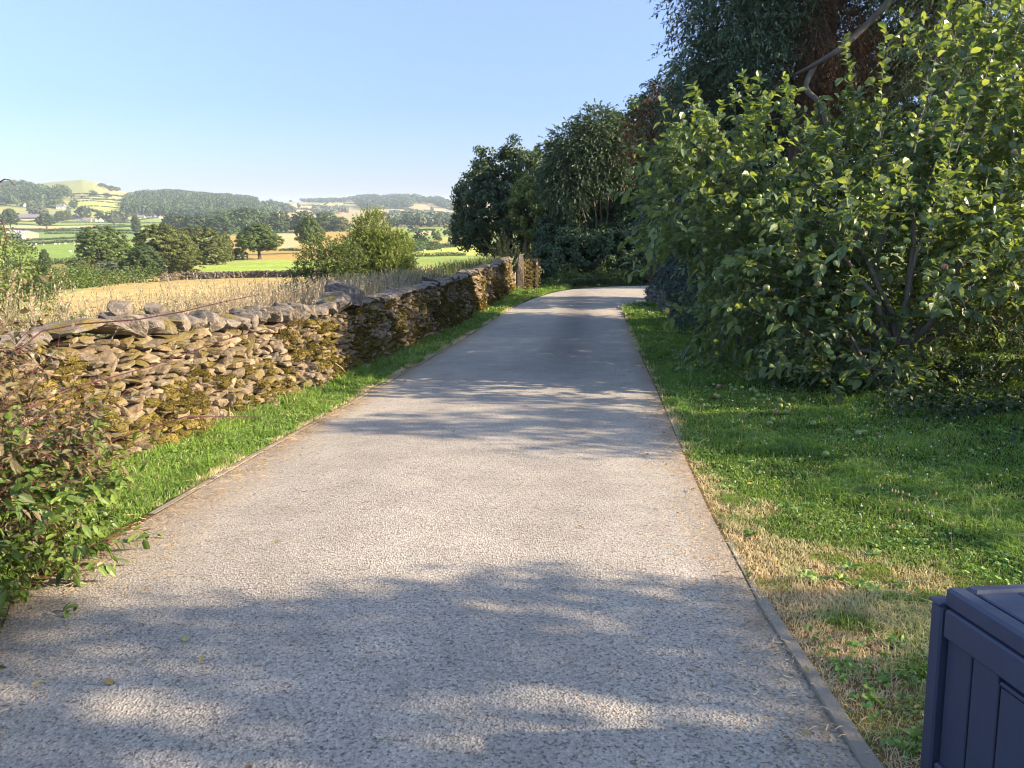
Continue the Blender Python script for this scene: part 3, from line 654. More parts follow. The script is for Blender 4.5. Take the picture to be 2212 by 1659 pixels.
# coping: big slabs near, leaning cock-and-hen stones in the middle, low rounded ones far
cs_, cd_, cr_ = [], [], []
y = 1.4
while y < 31.8:
    if y < 6.6: Ls, dp, hg, rl, tlt = rng.uniform(.24, .52), rng.uniform(.42, .56), rng.uniform(.07, .14), rng.normal()*.13, rng.normal()*.08
    elif y < 12.2: Ls, dp, hg, rl, tlt = rng.uniform(.07, .24), rng.uniform(.40, .55), rng.uniform(.15, .26), rng.uniform(.45, .95) if rng.random() < .7 else rng.normal()*.1, rng.normal()*.08
    else: Ls, dp, hg, rl, tlt = rng.uniform(.14, .38), rng.uniform(.38, .5), rng.uniform(.07, .14), rng.normal()*.3, rng.normal()*.1
    yc = y + Ls/2; zc = road_z(yc) + wall_top(yc) + hg*.40 + (.02 if y < 6.6 else 0)
    cs_.append((wall_x(yc) - .34 + rng.normal()*.02, yc, zc)); cd_.append((dp, Ls*1.1, hg)); cr_.append((wall_dir(yc) + rng.normal()*.12, tlt, rl)); y += Ls*.93
cs_, cd_, cr_ = map(np.array, (cs_, cd_, cr_)); rt = rotm(cr_[:, 0], cr_[:, 1], cr_[:, 2])
if len(cs_) > 98:
    V, F = stone_batch(cs_[98:], cd_[98:], rt[98:], rng, 11, 5, 7., .014); mesh('far_coping_stones', V, F, cpm, wall, wall_o)['kind'] = 'stuff'
for i in range(min(98, len(cs_))):
    V, F = stone_batch(cs_[i:i+1], cd_[i:i+1], rt[i:i+1], rng, 13, 11, 7., .019); mesh("coping_stone", V, F, cpm, wall, wall_o)
# moss cushions on the face
def moss_fuzz(c, dims, per, rng, sz=.013):
    n = len(c); d = nz(rng.normal(size=(n, per, 3))); d[..., 2] = np.where(d[..., 2] < -.35, -d[..., 2], d[..., 2])
    p = c[:, None] + d*dims[:, None]/2*1.03*(1 + rng.normal(size=(n, per, 1))*.11)
    return lv_quad(p.reshape(-1, 3), nz(rng.normal(size=(n*per, 3)) + d.reshape(-1, 3)*.6), sz*np.repeat(np.interp(np.hypot(c[:, 0], c[:, 1]), [5, 15, 30], [1, 1.7, 3]), per)*(.6+.8*rng.random(n*per)), rng, .35)
msm = leafmat("moss", [(0, (.070, .058, .018)), (.5, (.150, .122, .034)), (1, (.25, .20, .06))], .15, .9, .1, (1.2, 1.1, .5), .45, 2.5)
sel = (fbm(cen[:, 0]*1.0, cen[:, 1]*2.4, 1.5, 3) + .18*(.5 - cen[:, 1]) + .22*(rng.random(N)-.5) > .512) & (cen[:, 0] < 31)
mi_ = np.nonzero(sel)[0]; nm = len(mi_); md = dim[mi_]*[.62, .95, .8] + rng.random((nm, 3))*[.05, .03, .045]; md[:, 2] = np.clip(md[:, 2], .05, .13)
mc = np.stack([cx_[mi_] + dim[mi_, 0]*.27, cen[mi_, 0], cz_[mi_] + dim[mi_, 2]*.22], 1)
MV, MF = stone_batch(mc, md*.94, rotm(wall_dir(mc[:, 1]), np.zeros(nm), np.zeros(nm)), rng, 0, 6, 2.3, .03)
fz = moss_fuzz(mc, md, 240, rng, .011)
V, F = join((MV, MF), fz)
mo = mesh("moss", V, F, msm, wall, wall_o); mo["kind"] = "stuff"
print("stones", N, "moss", nm, "coping", len(cs_))
# boulders capping the wall
def boulder(name, c, d, r, label, seed, mt=cpm, cuts=9):
    rg = R_(seed); V, F = stone_batch(np.array([c]), np.array([d]), rotm(*[np.array([k]) for k in r]), rg, cuts+4, 11, 6., .014)
    return tag(mesh(name, V, F, mt, None, c), label, "boulder")
yb = 12.6
bdm = stonemat("boulder_stone", [(.13, .125, .12), (.17, .16, .15)], .3)
boulder("boulder", (wall_x(yb)-.32, yb+.1, road_z(yb) + 1.24), (.60, 1.15, .42), (.1, .08, -.16), "large dark grey angular boulder, highest stone on top of the wall", 3, bdm)
boulder("boulder", (wall_x(11.9)-.22, 11.95, road_z(11.9) + 1.16), (.5, .5, .28), (.3, -.1, .25), "rounded grey boulder on the wall just before the highest one", 4)
boulder("boulder", (wall_x(7.8)-.52, 7.8, road_z(7.8) + 1.27), (.20, .26, .15), (.2, .1, .1), "pale grey block perched on the wall coping beside the weeds", 8)
boulder("boulder", (wall_x(7.0)-.36, 7.0, road_z(7.0) + 1.30), (.20, .20, .16), (.2, .1, .5), "small bluish grey pointed stone sitting on the near coping", 9)
# stone gatepost slab closing the wall, and the wooden waymarker
gp = np.array([.33, 32.3, road_z(32.3)]); V, F = stone_batch(np.array([gp + [0, 0, .72]]), np.array([[.32, .26, 1.62]]), rotm(np.array([.1]), np.array([.06]), np.array([-.04])), R_(6), 8, 9, 6, .012)
tag(mesh("gatepost", V, F, stonemat("gatepost_stone", [(.10, .085, .075), (.15, .13, .115)], .2), None, gp), "dark upright stone gatepost slab at the far end of the wall", "gatepost")
cen2 = []; r4 = R_(31)
e0 = thing("wall_stub", on(.75, 33.2), "short mossy length of stone wall between the gatepost and the wooden post", "wall")
ss = [];
for lv in np.arange(0.03, 1.25, .1):
    for s in np.arange(0, .85, .2): ss.append((.45 + s*.75 + r4.normal()*.02, 32.6 + s*.9, road_z(33) + lv))
ss = np.array(ss); V, F = stone_batch(ss, np.tile([[.3, .3, .13]], (len(ss), 1))*r4.uniform(.8, 1.2, (len(ss), 3)), rotm(r4.normal(size=len(ss))*.2 - .7, r4.normal(size=len(ss))*.1, r4.normal(size=len(ss))*.15), r4)
mesh("stub_stones", V, F, stonemat('stub_stone', [(.07, .062, .05), (.14, .12, .09)], .8), e0, on(.75, 33.2))
mc2 = ss[::2] + [.08, -.12, .03]; V, F = moss_fuzz(mc2, np.tile([[.22, .22, .12]], (len(mc2), 1)), 120, r4); mesh("moss", V, F, msm, e0, on(.75, 33.2))["kind"] = "stuff"
wp = on(1.07, 33.0); pt = thing("waymarker_post", wp, "slim wooden waymarker post with a white disc near its pointed top", "post")
MB().box(wp + [0, 0, .60], (.11, .11, 1.30)).build("post", barkmat("post_wood", (.24, .20, .13), 30), pt, wp)
MB().box(wp + [0, 0, 1.295], (.11, .11, .09), taper=.15).build("post_cap", barkmat("post_cap_wood", (.28, .24, .17), 30), pt, wp)
th = np.arange(16)/16*2*np.pi; pl = MB()
V = np.array([(wp[0] + math.cos(t)*.04, wp[1] - .062 + d, wp[2] + 1.12 + math.sin(t)*.04*1.7) for d in (0, .006) for t in th]); pl.add(V, np.array([(i, (i+1) % 16, 16+(i+1) % 16, 16+i) for i in range(16)])[:, ::-1])
pl.add(V, np.array([(0, 15-i+0, 15-i-1) for i in range(1, 14)])[:, ::-1]); pl.build("waymark_plate", plain("white_plate", (.78, .8, .82), .5, .05), pt, wp)
# ================================================================== BACKGROUND TREES
TM = {
 'dark': leafmat("foliage_dark", [(0, (.045, .075, .032)), (.6, (.07, .11, .042)), (1, (.10, .15, .055))], .12, .6, .2, patch=.25, ps=.3),
 'mid': leafmat("foliage_mid", [(0, (.065, .105, .03)), (.6, (.105, .155, .042)), (1, (.15, .205, .055))], .18, .6, .2, patch=.25, ps=.3),
 'olive': leafmat("foliage_olive", [(0, (.08, .10, .03)), (.6, (.125, .15, .045)), (1, (.18, .20, .07))], .2, .6, .2, patch=.25, ps=.3),
 'light': leafmat("foliage_light", [(0, (.10, .14, .035)), (.5, (.17, .22, .06)), (1, (.26, .31, .10))], .25, .55, .3, patch=.2, ps=.5),
 'grey': leafmat("foliage_grey", [(0, (.10, .13, .08)), (.6, (.15, .185, .12)), (1, (.20, .235, .16))], .15, .6, .2, patch=.2, ps=.3),
 'copper': leafmat("foliage_copper", [(0, (.05, .03, .035)), (1, (.10, .06, .06))], .1, .6, .2, patch=.2, ps=.3)}
bark_far = plain("bark_far", (.10, .085, .065), .95, .3, 3)
LOB = {
 'oak': [(0, 0, .62, .34, .34, .33), (-.28, .05, .50, .25, .25, .22), (.28, -.05, .47, .26, .26, .2), (.05, .25, .5, .26, .24, .24), (0, -.27, .48, .26, .24, .22), (.12, 0, .80, .2, .2, .18), (-.36, 0, .36, .15, .16, .14), (.38, .02, .33, .14, .16, .13)],
 'dome': [(0, 0, .5, .42, .42, .46), (-.25, 0, .38, .26, .3, .34), (.27, 0, .36, .25, .3, .33), (.05, -.2, .3, .3, .28, .3), (-.05, .1, .72, .28, .28, .24)],
 'bush': [(0, 0, .45, .36, .36, .5), (-.3, .05, .33, .24, .26, .36), (.3, -.05, .36, .24, .26, .38), (.1, .2, .6, .24, .24, .34), (-.12, -.15, .62, .22, .2, .3)],
 'tall': [(0, 0, .6, .26, .26, .38), (-.12, .06, .4, .24, .22, .28), (.14, -.05, .42, .24, .24, .3), (.02, 0, .82, .16, .16, .18)],
 'poplar': [(0, 0, .5, .2, .2, .48), (0, .02, .76, .13, .13, .24), (0, 0, .25, .2, .2, .25)]}
PROTO = {}
def proto(kind, fine):
    key = (kind, fine)
    if key in PROTO: return PROTO[key]
    rg = R_(sum(map(ord, kind))*7 + fine); lb = LOB[kind]
    ncl, per, cs, qs = [(90, 30, .075, .036), (260, 56, .058, .0190), (520, 90, .042, .0105)][fine]
    p, nr, cc = crown(lb, ncl, per, cs, rg, .62, 1.02, .7)
    k = p[:, 2] > .02; p, nr = p[k], nr[k]
    V, F = lv_quad(p, nr, qs*(.6 + .8*rg.random(len(p))), rg, .7)
    tw = {'oak': .035, 'dome': .03, 'bush': .02, 'tall': .022, 'poplar': .015}[kind]
    tg = [cc[i] for i in rg.choice(len(cc), [6, 16, 26][fine], replace=False)]
    TV, TF = limbs([0, 0, 0], tg, tw, rg, .3, 4 if fine == 0 else 5, 5, split=[.01, 0, .22 if kind in ('oak', 'tall') else .12])
    cm = mesh("crown", V, F, TM['mid']); tm = mesh("trunk", TV, TF, bark_far); md = (cm.data, tm.data)
    bpy.data.objects.remove(cm); bpy.data.objects.remove(tm); PROTO[key] = md; return md
_used = set()
def tree_at(base, h, wd, kind, col, label, fine=0, name="tree", cat="tree", group=None, rz=None):
    md = proto(kind, fine); t = thing(name, base, label, cat, group, rz if rz is not None else random.uniform(0, 6.28))
    t.scale = (wd, wd, h)
    for nm, d in zip(("crown", "trunk"), md):
        o = bpy.data.objects.new(nm, d); COL.objects.link(o); o.parent = t
        if nm == "crown": o.material_slots[0].link = 'OBJECT'; o.material_slots[0].material = TM[col]
    return t
random.seed(4)
def bt(conv, x, yb, hp, wp_, kind, col, label, fine=0, group=None, name="tree", Rf=None, cat="tree"):
    """x, yb: foot of the tree, hp, wp_: height and width, all in the units of conv"""
    u, v = conv(x, yb); u2, v2 = conv(x + wp_, yb - hp); g = G(u, v)
    if Rf: a = (u-1106)/1684; g = on(a*Rf, Rf)
    dist = math.hypot(g[0], g[1]); g = g - [0, 0, .2]
    return tree_at(g, abs(v - v2)/1640*dist*1.04 + .2, abs(u2 - u)/1640*dist, kind, col, label, fine, name, cat, group)
# --- trees one can tell apart, near to far
bt(Z1, 935, 935, 320, 450, 'dome', 'mid', "broad domed green tree standing alone at the corner of the sheep pasture", 2)
bt(Z1, 1290, 1010, 250, 330, 'bush', 'dark', "darkest of the round bushes in the clump below the straw field", 2, name="bush")
bt(Z1, 1470, 960, 365, 560, 'dome', 'olive', "big olive green tree crowded behind the dark round bush", 2)
bt(Z1, 1800, 905, 300, 470, 'dome', 'olive', "wide olive tree with bare pale twigs at the end of the clump", 2)
bt(Z1, 1640, 980, 150, 260, 'bush', 'olive', "low yellow green bush at the foot of the olive trees", 1, name="bush")
bt(Z1, 1000, 1000, 110, 330, 'bush', 'grey', "low grey green scrub below the domed tree", 1, name="bush")
bt(Z1, 730, 1040, 170, 260, 'bush', 'olive', "scrubby bush between the domed tree and the rough grass", 1, name="bush")
bt(Z1, 410, 960, 155, 130, 'tall', 'dark', "small dark pine with ragged top on the edge of the sheep pasture", 2)
bt(Z1, -40, 740, 175, 170, 'bush', 'dark', "dark tree beside the grey barns", 1)
t = bt(C, 505, 1095, 495, 690, 'oak', 'mid', "lone spreading oak with a thick dark trunk in the green meadow", 2)
bt(C, 210, 1110, 170, 240, 'bush', 'dark', "small dark bush tucked against the lone oak", 1, name="bush")
bt(C, 1260, 1010, 520, 430, 'oak', 'mid', "round leafy tree just behind the pale willow", 2)
bt(C, 40, 1130, 400, 200, 'bush', 'olive', "tall scrubby bush between the olive tree and the lone oak", 1, name="bush")
bt(B, 1130, 860, 262, 400, 'dome', 'dark', "dark rounded tree with glossy crown at the near end of the dark row", 2)
bt(B, 1450, 880, 265, 480, 'dome', 'dark', "broad dark tree in the middle of the dark row", 1)
bt(B, 1780, 890, 275, 460, 'dome', 'dark', "broad dark tree at the far end of the dark row", 1)
bt(B, 545, 865, 210, 210, 'tall', 'dark', "egg-shaped dark tree standing alone in a hedge of the green fields", 1)
bt(B, 215, 745, 150, 200, 'oak', 'grey', "spreading grey green tree standing in the hedge under the houses", 1)
bt(A, 830, 950, 225, 300, 'oak', 'dark', "round dark field tree in the peach stubble strip by the hedge", 1)
bt(A, 190, 955, 290, 260, 'oak', 'dark', "taller dark field tree at the end of the peach stubble strip", 1)
bt(A, 660, 735, 200, 320, 'dome', 'grey', "large grey green tree beside the long low barn roof", 1)
bt(A, 1480, 790, 205, 220, 'bush', 'dark', "dark squarish tree standing behind the farm cottages", 1)
bt(A, 1120, 810, 150, 260, 'dome', 'mid', "bushy tree in the farmyard between the barn roofs", 1)
bt(A, 1210, 700, 110, 130, 'tall', 'grey', "slender pale tree rising above the farmyard", 0)
bt(A, 1310, 595, 150, 150, 'dome', 'dark', "dark conical tree beside the white farmhouse", 0)
bt(A, 1645, 370, 85, 140, 'dome', 'dark', "clump tree on the flank of the bare hill, larger than its neighbour", 0)
bt(A, 1890, 375, 55, 110, 'dome', 'dark', "small tree on the flank of the bare hill near the right slope", 0)
bt(A, 300, 730, 50, 100, 'bush', 'dark', "small round bush in the pale field above the long barn", 0, name="bush")
bt(A, 1835, 800, 150, 260, 'dome', 'mid', "round tree among the roadside cottages", 0)
bt(A, 2050, 820, 170, 240, 'dome', 'dark', "dark tree next to the last cottage of the row", 0)
bt(A, 430, 1240, 80, 90, 'bush', 'dark', "little bush breaking the hedge in front of the barns", 0, name="bush")
bt(A, 1540, 1120, 110, 180, 'bush', 'dark', "dark bush at the end of the hedge behind the domed tree", 0, name="bush")
for i, (x, yb, hp, wp_) in enumerate([(490, 620, 95, 90), (545, 622, 108, 85), (600, 622, 112, 85), (655, 625, 112, 85), (710, 625, 110, 85), (765, 628, 105, 90)]):
    bt(B, x, yb, hp, wp_, 'poplar', 'grey', "pale upright poplar in the short row below the dark wood", 0, "row of pale poplars below the wood")
bt(B, 340, 690, 150, 200, 'dome', 'dark', "dark roadside tree left of the pale poplars", 0)
bt(B, 1020, 635, 60, 100, 'dome', 'grey', "small pale round tree at the foot of the dark wood", 0)
bt(B, 1770, 800, 90, 170, 'tall', 'olive', "thin pale treetop poking out in front of the dark row", 1, name="sapling")
for i, (x, yb, hp, wp_, k, c, lb) in enumerate([
    (90, 720, 160, 260, 'dome', 'dark', "dark tree behind the stubble field, nearest the olive clump"),
    (330, 690, 330, 420, 'dome', 'dark', "tall blue green tree behind the lone oak"), (560, 680, 250, 260, 'dome', 'dark', "dark tree beside the telegraph pole"),
    (830, 695, 290, 330, 'dome', 'dark', "tallest dark tree between the oak and the willow"), (830, 698, 195, 250, 'oak', 'mid', "lighter green tree in front of the tallest dark tree"),
    (1150, 690, 290, 400, 'dome', 'dark', "broad dark tree left of the pale willow"), (1500, 690, 280, 380, 'dome', 'mid', "dark spreading tree directly behind the willow"),
    (1700, 690, 210, 300, 'dome', 'olive', "dull green tree glimpsed through the willow"), (1180, 520, 140, 160, 'dome', 'dark', "small domed tree rising against the tan field"),
    (1090, 340, 70, 60, 'dome', 'dark', "single dark tree on the ridge fields by the village"), (720, 300, 50, 90, 'dome', 'dark', "tree at the edge of the white ridge village")]):
    bt(C, x, yb, hp, wp_, k, c, lb, 1 if hp > 180 else 0)
for i, (x, yb, hp, wp_, k, c, lb) in enumerate([
    (1060, 870, 200, 270, 'dome', 'dark', "dark round tree just right of the pale willow"), (1270, 810, 160, 160, 'dome', 'mid', "small conical tree beside the telegraph pole"),
    (1450, 750, 190, 220, 'dome', 'mid', "tall rounded tree behind the telegraph pole"), (1470, 850, 100, 70, 'tall', 'dark', "tiny bush alone on the pale slope"),
    (1320, 820, 60, 90, 'bush', 'dark', "low bush at the foot of the conical tree"), (930, 700, 110, 180, 'dome', 'grey', "grey green tree peeping over the willow"),
    (1660, 710, 60, 130, 'oak', 'dark', "little spreading tree beneath the big dark roadside tree"), (1050, 620, 190, 210, 'dome', 'grey', "tall grey tree in the belt below the church"),
    (900, 620, 150, 190, 'dome', 'grey', "broad grey tree in the belt nearest the church"), (1180, 620, 120, 140, 'dome', 'grey', "middle tree of the grey belt under the hill fields"),
    (1320, 625, 140, 140, 'tall', 'grey', "slender tree near the end of the grey belt"), (1560, 640, 220, 200, 'dome', 'dark', "last tree of the grey belt by the roadside tree"),
    (1480, 560, 140, 120, 'tall', 'dark', "dark upright tree behind the grey belt"), (510, 470, 75, 110, 'dome', 'copper', "purple leaved tree beside the church tower"),
    (1290, 500, 40, 50, 'dome', 'dark', "lonely dot of a tree in the tan strips"), (1210, 385, 70, 60, 'dome', 'grey', "pale tree between two tan fields on the ridge"),
    (1320, 240, 50, 90, 'dome', 'dark', "windswept tree clump on the ridge skyline"), (650, 620, 130, 170, 'dome', 'dark', "dark tree half hidden by the willow below the church")]):
    bt(D, x, yb, hp, wp_, k, c, lb, 0)
# --- hedges: one thing each, leafy banks following the field edges
def hedge(conv, pts, hm, label, col='dark', wm=1.2, q=.45, dens=1.0, name="hedgerow"):
    W = [G(*conv(x, y)) for x, y in pts]; W = np.array(W); seg = np.hypot(*np.diff(W[:, :2], axis=0).T); S = np.concatenate([[0], np.cumsum(seg)])
    n = int(min(max(S[-1]*hm*8*dens/(q*q*4), 200), 9000)); rg = R_(int(S[-1]*7) % 9999); s = rg.random(n)*S[-1]
    x = np.interp(s, S, W[:, 0]); y = np.interp(s, S, W[:, 1]); hv = hm*(.65 + .6*vnoise(s, s*0, 1/(hm*1.7)))
    th = rg.random(n)*np.pi; r = rg.random(n)**.4
    px = x + rg.normal(size=n)*wm*.4; py = y + np.cos(th)*wm*r; hz = np.clip(np.sin(th)*r, 0, 1)*hv
    pz = height(px, py) + hz; nr = nz(np.stack([rg.normal(size=n)*.5, np.cos(th) - .1, np.sin(th)], 1) + rg.normal(size=(n, 3))*.35)
    V, F = lv_quad(np.stack([px, py, pz], 1), nr, q*(.6+.7*rg.random(n)), rg, .7); c = W.mean(0)
    return tag(mesh(name, V, F, TM[col], None, c), label, "hedge")
hedge(A, [(-600, 830), (320, 828), (700, 832), (1000, 845), (2200, 850)], 2.4, "long dark hedge between the farmyard and the bright green strip", q=.7)
hedge(A, [(-600, 880), (320, 875), (1000, 905), (1700, 890), (2212, 880)], 1.4, "thin hedge along the top edge of the peach stubble", q=.6)
hedge(A, [(-600, 965), (200, 965), (1000, 975), (1700, 950), (2400, 915)], 2.2, "tall hedge along the lower edge of the peach stubble", q=.5)
hedge(A, [(-600, 990), (1000, 1000), (2300, 1000), (3300, 985)], 2.0, "second hedge below the peach stubble, dark and straight", q=.5)
hedge(A, [(800, 1048), (1500, 1045), (2300, 1040), (3900, 1040)], 1.8, "third straight hedge, level with the barn roofs", q=.45)
hedge(A, [(200, 1175), (700, 1160), (1150, 1130), (1420, 1125)], 1.6, "hedge running across just below the grey barns", q=.35)
hedge(A, [(-800, 1290), (170, 1265), (600, 1235), (1000, 1210), (1450, 1185)], 2.2, "bushy hedge at the top of the sheep pasture", q=.35)
hedge(B, [(1400-216*0, 690), (1000, 712), (640, 715), (300, 710)], 2.2, "hedge below the bright green field near the poplars", q=.7)
hedge(B, [(380, 690), (640, 660), (800, 640), (1060, 632)], 2.0, "hedge climbing past the white gabled houses", q=.7)
hedge(B, [(0, 770), (300, 755), (640, 765), (1000, 770)], 1.8, "hedge right of the egg-shaped tree", q=.6)
hedge(B, [(0, 825), (480, 832), (720, 835)], 2.0, "short hedge at the foot of the egg-shaped tree", q=.45)
hedge(Z1, [(-400, 1000), (150, 925), (420, 905), (720, 885), (760, 900)], 2.1, "thick dark hedge along the bottom of the sheep pasture", q=.22)
hedge(Z1, [(0, 1230), (300, 1150), (640, 1120), (900, 1090), (1150, 1060), (1390, 1060)], 2.6, "leafy bank hedge running down beside the straw field", 'mid', 2.0, .13, .8)
hedge(C, [(600, 700), (800, 710), (1080, 715)], 1.6, "low hedge at the back of the tan meadow", q=.4)
hedge(C, [(820, 972), (960, 968), (1100, 972)], .9, "thin dark hedge line in the golden rough grass", q=.35, dens=3)
hedge(D, [(930, 985), (1200, 960), (1560, 905), (1900, 850), (2100, 820)], 1.9, "hedge above the yellow field with the hay bales", q=.3)
hedge(D, [(880, 960), (1000, 900), (1180, 890), (1300, 900)], 3.2, "scrubby belt of bushes right of the willow", 'mid', 2.5, .35)
hedge(D, [(1290, 885), (1480, 890), (1640, 878)], 1.2, "thin hedge under the small tan field", q=.4)
hedge(D, [(1540, 850), (1700, 835), (1860, 820)], 2.4, "grey scrub on the slope beside the roadside tree", 'grey', q=.4)
hedge(D, [(980, 1060), (1300, 1052), (1700, 1040)], 1.2, "dark hedge bottom edge of the yellow field", q=.2)
hedge(D, [(980, 668), (1240, 672)], 2., "hedge between green and tan plots near the belt", q=.8)
hedge(D, [(1500, 745), (1620, 722), (1780, 705)], 1.5, "dark line of hedge under the bright green slope", q=.6)
for lb, conv, pts, h in [("hedge crossing high on the bare hill", A, [(1250, 352), (1700, 362), (2212, 390), (2700, 410)], 3.5),
    ("second hedge down on the bare hill", A, [(1260, 385), (1500, 390), (1880, 405), (1980, 380)], 3.), ("third hedge down on the bare hill", A, [(1250, 425), (1700, 445), (2300, 468), (2900, 480)], 3.5),
    ("faint hedge across the pale hill fields", A, [(1350, 480), (1900, 490), (2300, 520)], 2.), ("lowest faint hedge on the pale hill fields", A, [(1500, 565), (2000, 580), (2300, 590)], 2.),
    ("diagonal hedge behind the squarish tree", A, [(1560, 620), (1720, 665), (1800, 690)], 4.), ("hedge along the garden of the white farmhouse", A, [(820, 578), (1060, 600), (1250, 600)], 3.),
    ("hedge curving round the ridge stubble field", C, [(1120, 306), (1300, 304), (1370, 345)], 5.), ("hedge beneath the ridge village", C, [(980, 355), (1200, 362), (1300, 375)], 6.),
    ("short hedge on top of the yellow ridge field", C, [(1470, 300), (1520, 262)], 5.), ("long dark hedge above the church tower field", D, [(520, 360), (700, 352), (900, 370), (1030, 395)], 6.),
    ("hedge among the highest tan strips", D, [(1080, 382), (1250, 395), (1460, 418)], 4.), ("hedge in the middle of the tan strips", D, [(820, 418), (1100, 436), (1460, 446)], 4.),
    ("hedge low in the tan strips", D, [(1090, 466), (1300, 472), (1470, 476)], 4.), ("hedge between the two skyline stubble fields", D, [(430, 265), (510, 234)], 4.),
    ("hedge under the skyline stubble fields", D, [(-100, 285), (300, 280), (760, 258)], 5.), ("hedge beside the sloping tan ridge field", D, [(1330, 318), (1440, 355), (1520, 378)], 5.)]:
    hedge(conv, pts, h, lb, 'dark', h*.5, 1.6)
# --- distant woods that read as one mass
def wood(conv, poly, spacing, th, label, col, q=1.3, per=46, seed=1, name="wood", rsc=.5):
    rg = R_(seed); W = np.array([G(*conv(x, y)) for x, y in poly]); lo, hi = W[:, :2].min(0), W[:, :2].max(0); ar = np.prod(hi-lo); n = int(ar/spacing**2)
    n = min(n, 14000); pts = rg.random((n, 2))*(hi-lo) + lo; k = inpoly(pts[:, 0], pts[:, 1], [tuple(w_[:2]) for w_ in W]); pts = pts[k][:1500]
    z = height(pts[:, 0], pts[:, 1]); h = th*(.55 + .75*rg.random(len(pts))); c = np.stack([pts[:, 0], pts[:, 1], z + h*.55], 1)
    d = nz(rg.normal(size=(len(pts), per, 3))); d[..., 2] = np.where(d[..., 2] < -.4, -d[..., 2], d[..., 2])
    bl = 1 + .25*np.sin(d[..., :1]*9 + d[..., 1:2]*7)*np.cos(d[..., 2:]*8)
    p_ = c[:, None] + d*bl*np.stack([h*rsc, h*rsc, h*.5], 1)[:, None]
    V, F = lv_quad(p_.reshape(-1, 3), nz(d.reshape(-1, 3) + rg.normal(size=(len(pts)*per, 3))*.35), q*(.6+.8*rg.random(len(pts)*per)), rg, .75)
    print(label, len(pts))
    return tag(mesh(name, V, F, TM[col], None, (*W[:, :2].mean(0), W[:, 2].min())), label, "wood", kind="stuff")
wood(A, [(-1200, 540), (-1200, 215), (0, 200), (300, 225), (560, 265), (600, 300), (900, 310), (1180, 330), (1290, 340), (1270, 430), (1150, 450), (800, 480), (500, 540), (200, 560)], 13, 15, "dark wood on the hillside left of the bare hill", 'dark', 2.0, 60, 2)
wood(A, [(200, 560), (500, 520), (800, 520), (1100, 520), (1180, 560), (1050, 590), (700, 575), (400, 570)], 12, 9, "garden trees massed around the white houses", 'mid', 1.6, 50, 3)
wood(A, [(1750, 195), (1990, 240), (2150, 300), (1950, 300), (1820, 240)], 12, 7, "dark gorse on the right shoulder of the bare hill", 'dark', 1.8, 30, 4)
wood(B, [(350, 590), (360, 470), (420, 380), (520, 345), (760, 322), (1000, 315), (1250, 322), (1500, 350), (1900, 368), (2300, 380), (2300, 560), (1900, 600), (1500, 640), (1000, 640), (560, 610)], 11, 15, "large wood covering the rounded hill in the middle distance", 'dark', 1.9, 60, 5)
wood(B, [(1500, 690), (1560, 600), (1900, 570), (2300, 600), (2400, 780), (2200, 870), (1900, 860)], 10, 14, "tree belt running down from the wooded hill", 'dark', 1.5, 70, 6)
wood(C, [(-100, 560), (0, 300), (400, 300), (480, 330), (650, 430), (700, 560), (500, 620), (200, 620)], 11, 15, "lower end of the wood above the lone oak", 'dark', 1.7, 60, 7)
wood(C, [(560, 350), (640, 325), (800, 335), (930, 360), (1020, 420), (900, 430), (700, 410), (600, 390)], 16, 17, "small dark wood on the shoulder below the white village", 'dark', 2.6, 50, 8)
wood(C, [(1280, 395), (1400, 370), (1600, 400), (1780, 380), (1800, 430), (1500, 450), (1320, 440)], 16, 15, "scattered trees across the ridge fields", 'grey', 2.4, 50, 9)
wood(D, [(-1000, 240), (-400, 225), (0, 240), (-50, 262), (-800, 262)], 20, 14, "far trees along the village skyline", 'dark', 3, 40, 10)
wood(D, [(-60, 262), (100, 235), (270, 222), (500, 224), (760, 216), (1040, 226), (1060, 240), (800, 236), (300, 236), (100, 250)], 17, 20, "long line of trees on the ridge skyline", 'dark', 2.8, 56, 11)
wood(D, [(770, 300), (740, 260), (850, 225), (980, 245), (1250, 240), (1300, 235), (1450, 290), (1560, 400), (1400, 360), (1200, 290), (930, 285), (900, 345), (780, 345)], 17, 17, "dark wood sweeping over the shoulder of the ridge", 'dark', 2.8, 50, 12)
wood(D, [(80, 310), (250, 285), (500, 290), (760, 262), (900, 340), (700, 350), (510, 355), (400, 380), (200, 350)], 17, 17, "wood across the ridge above the church", 'dark', 2.8, 50, 13)
wood(D, [(640, 470), (850, 470), (1300, 560), (1650, 560), (1650, 620), (1200, 622), (800, 625), (600, 600)], 13, 13, "hazy tree belt in the valley below the church", 'grey', 1.9, 60, 14)
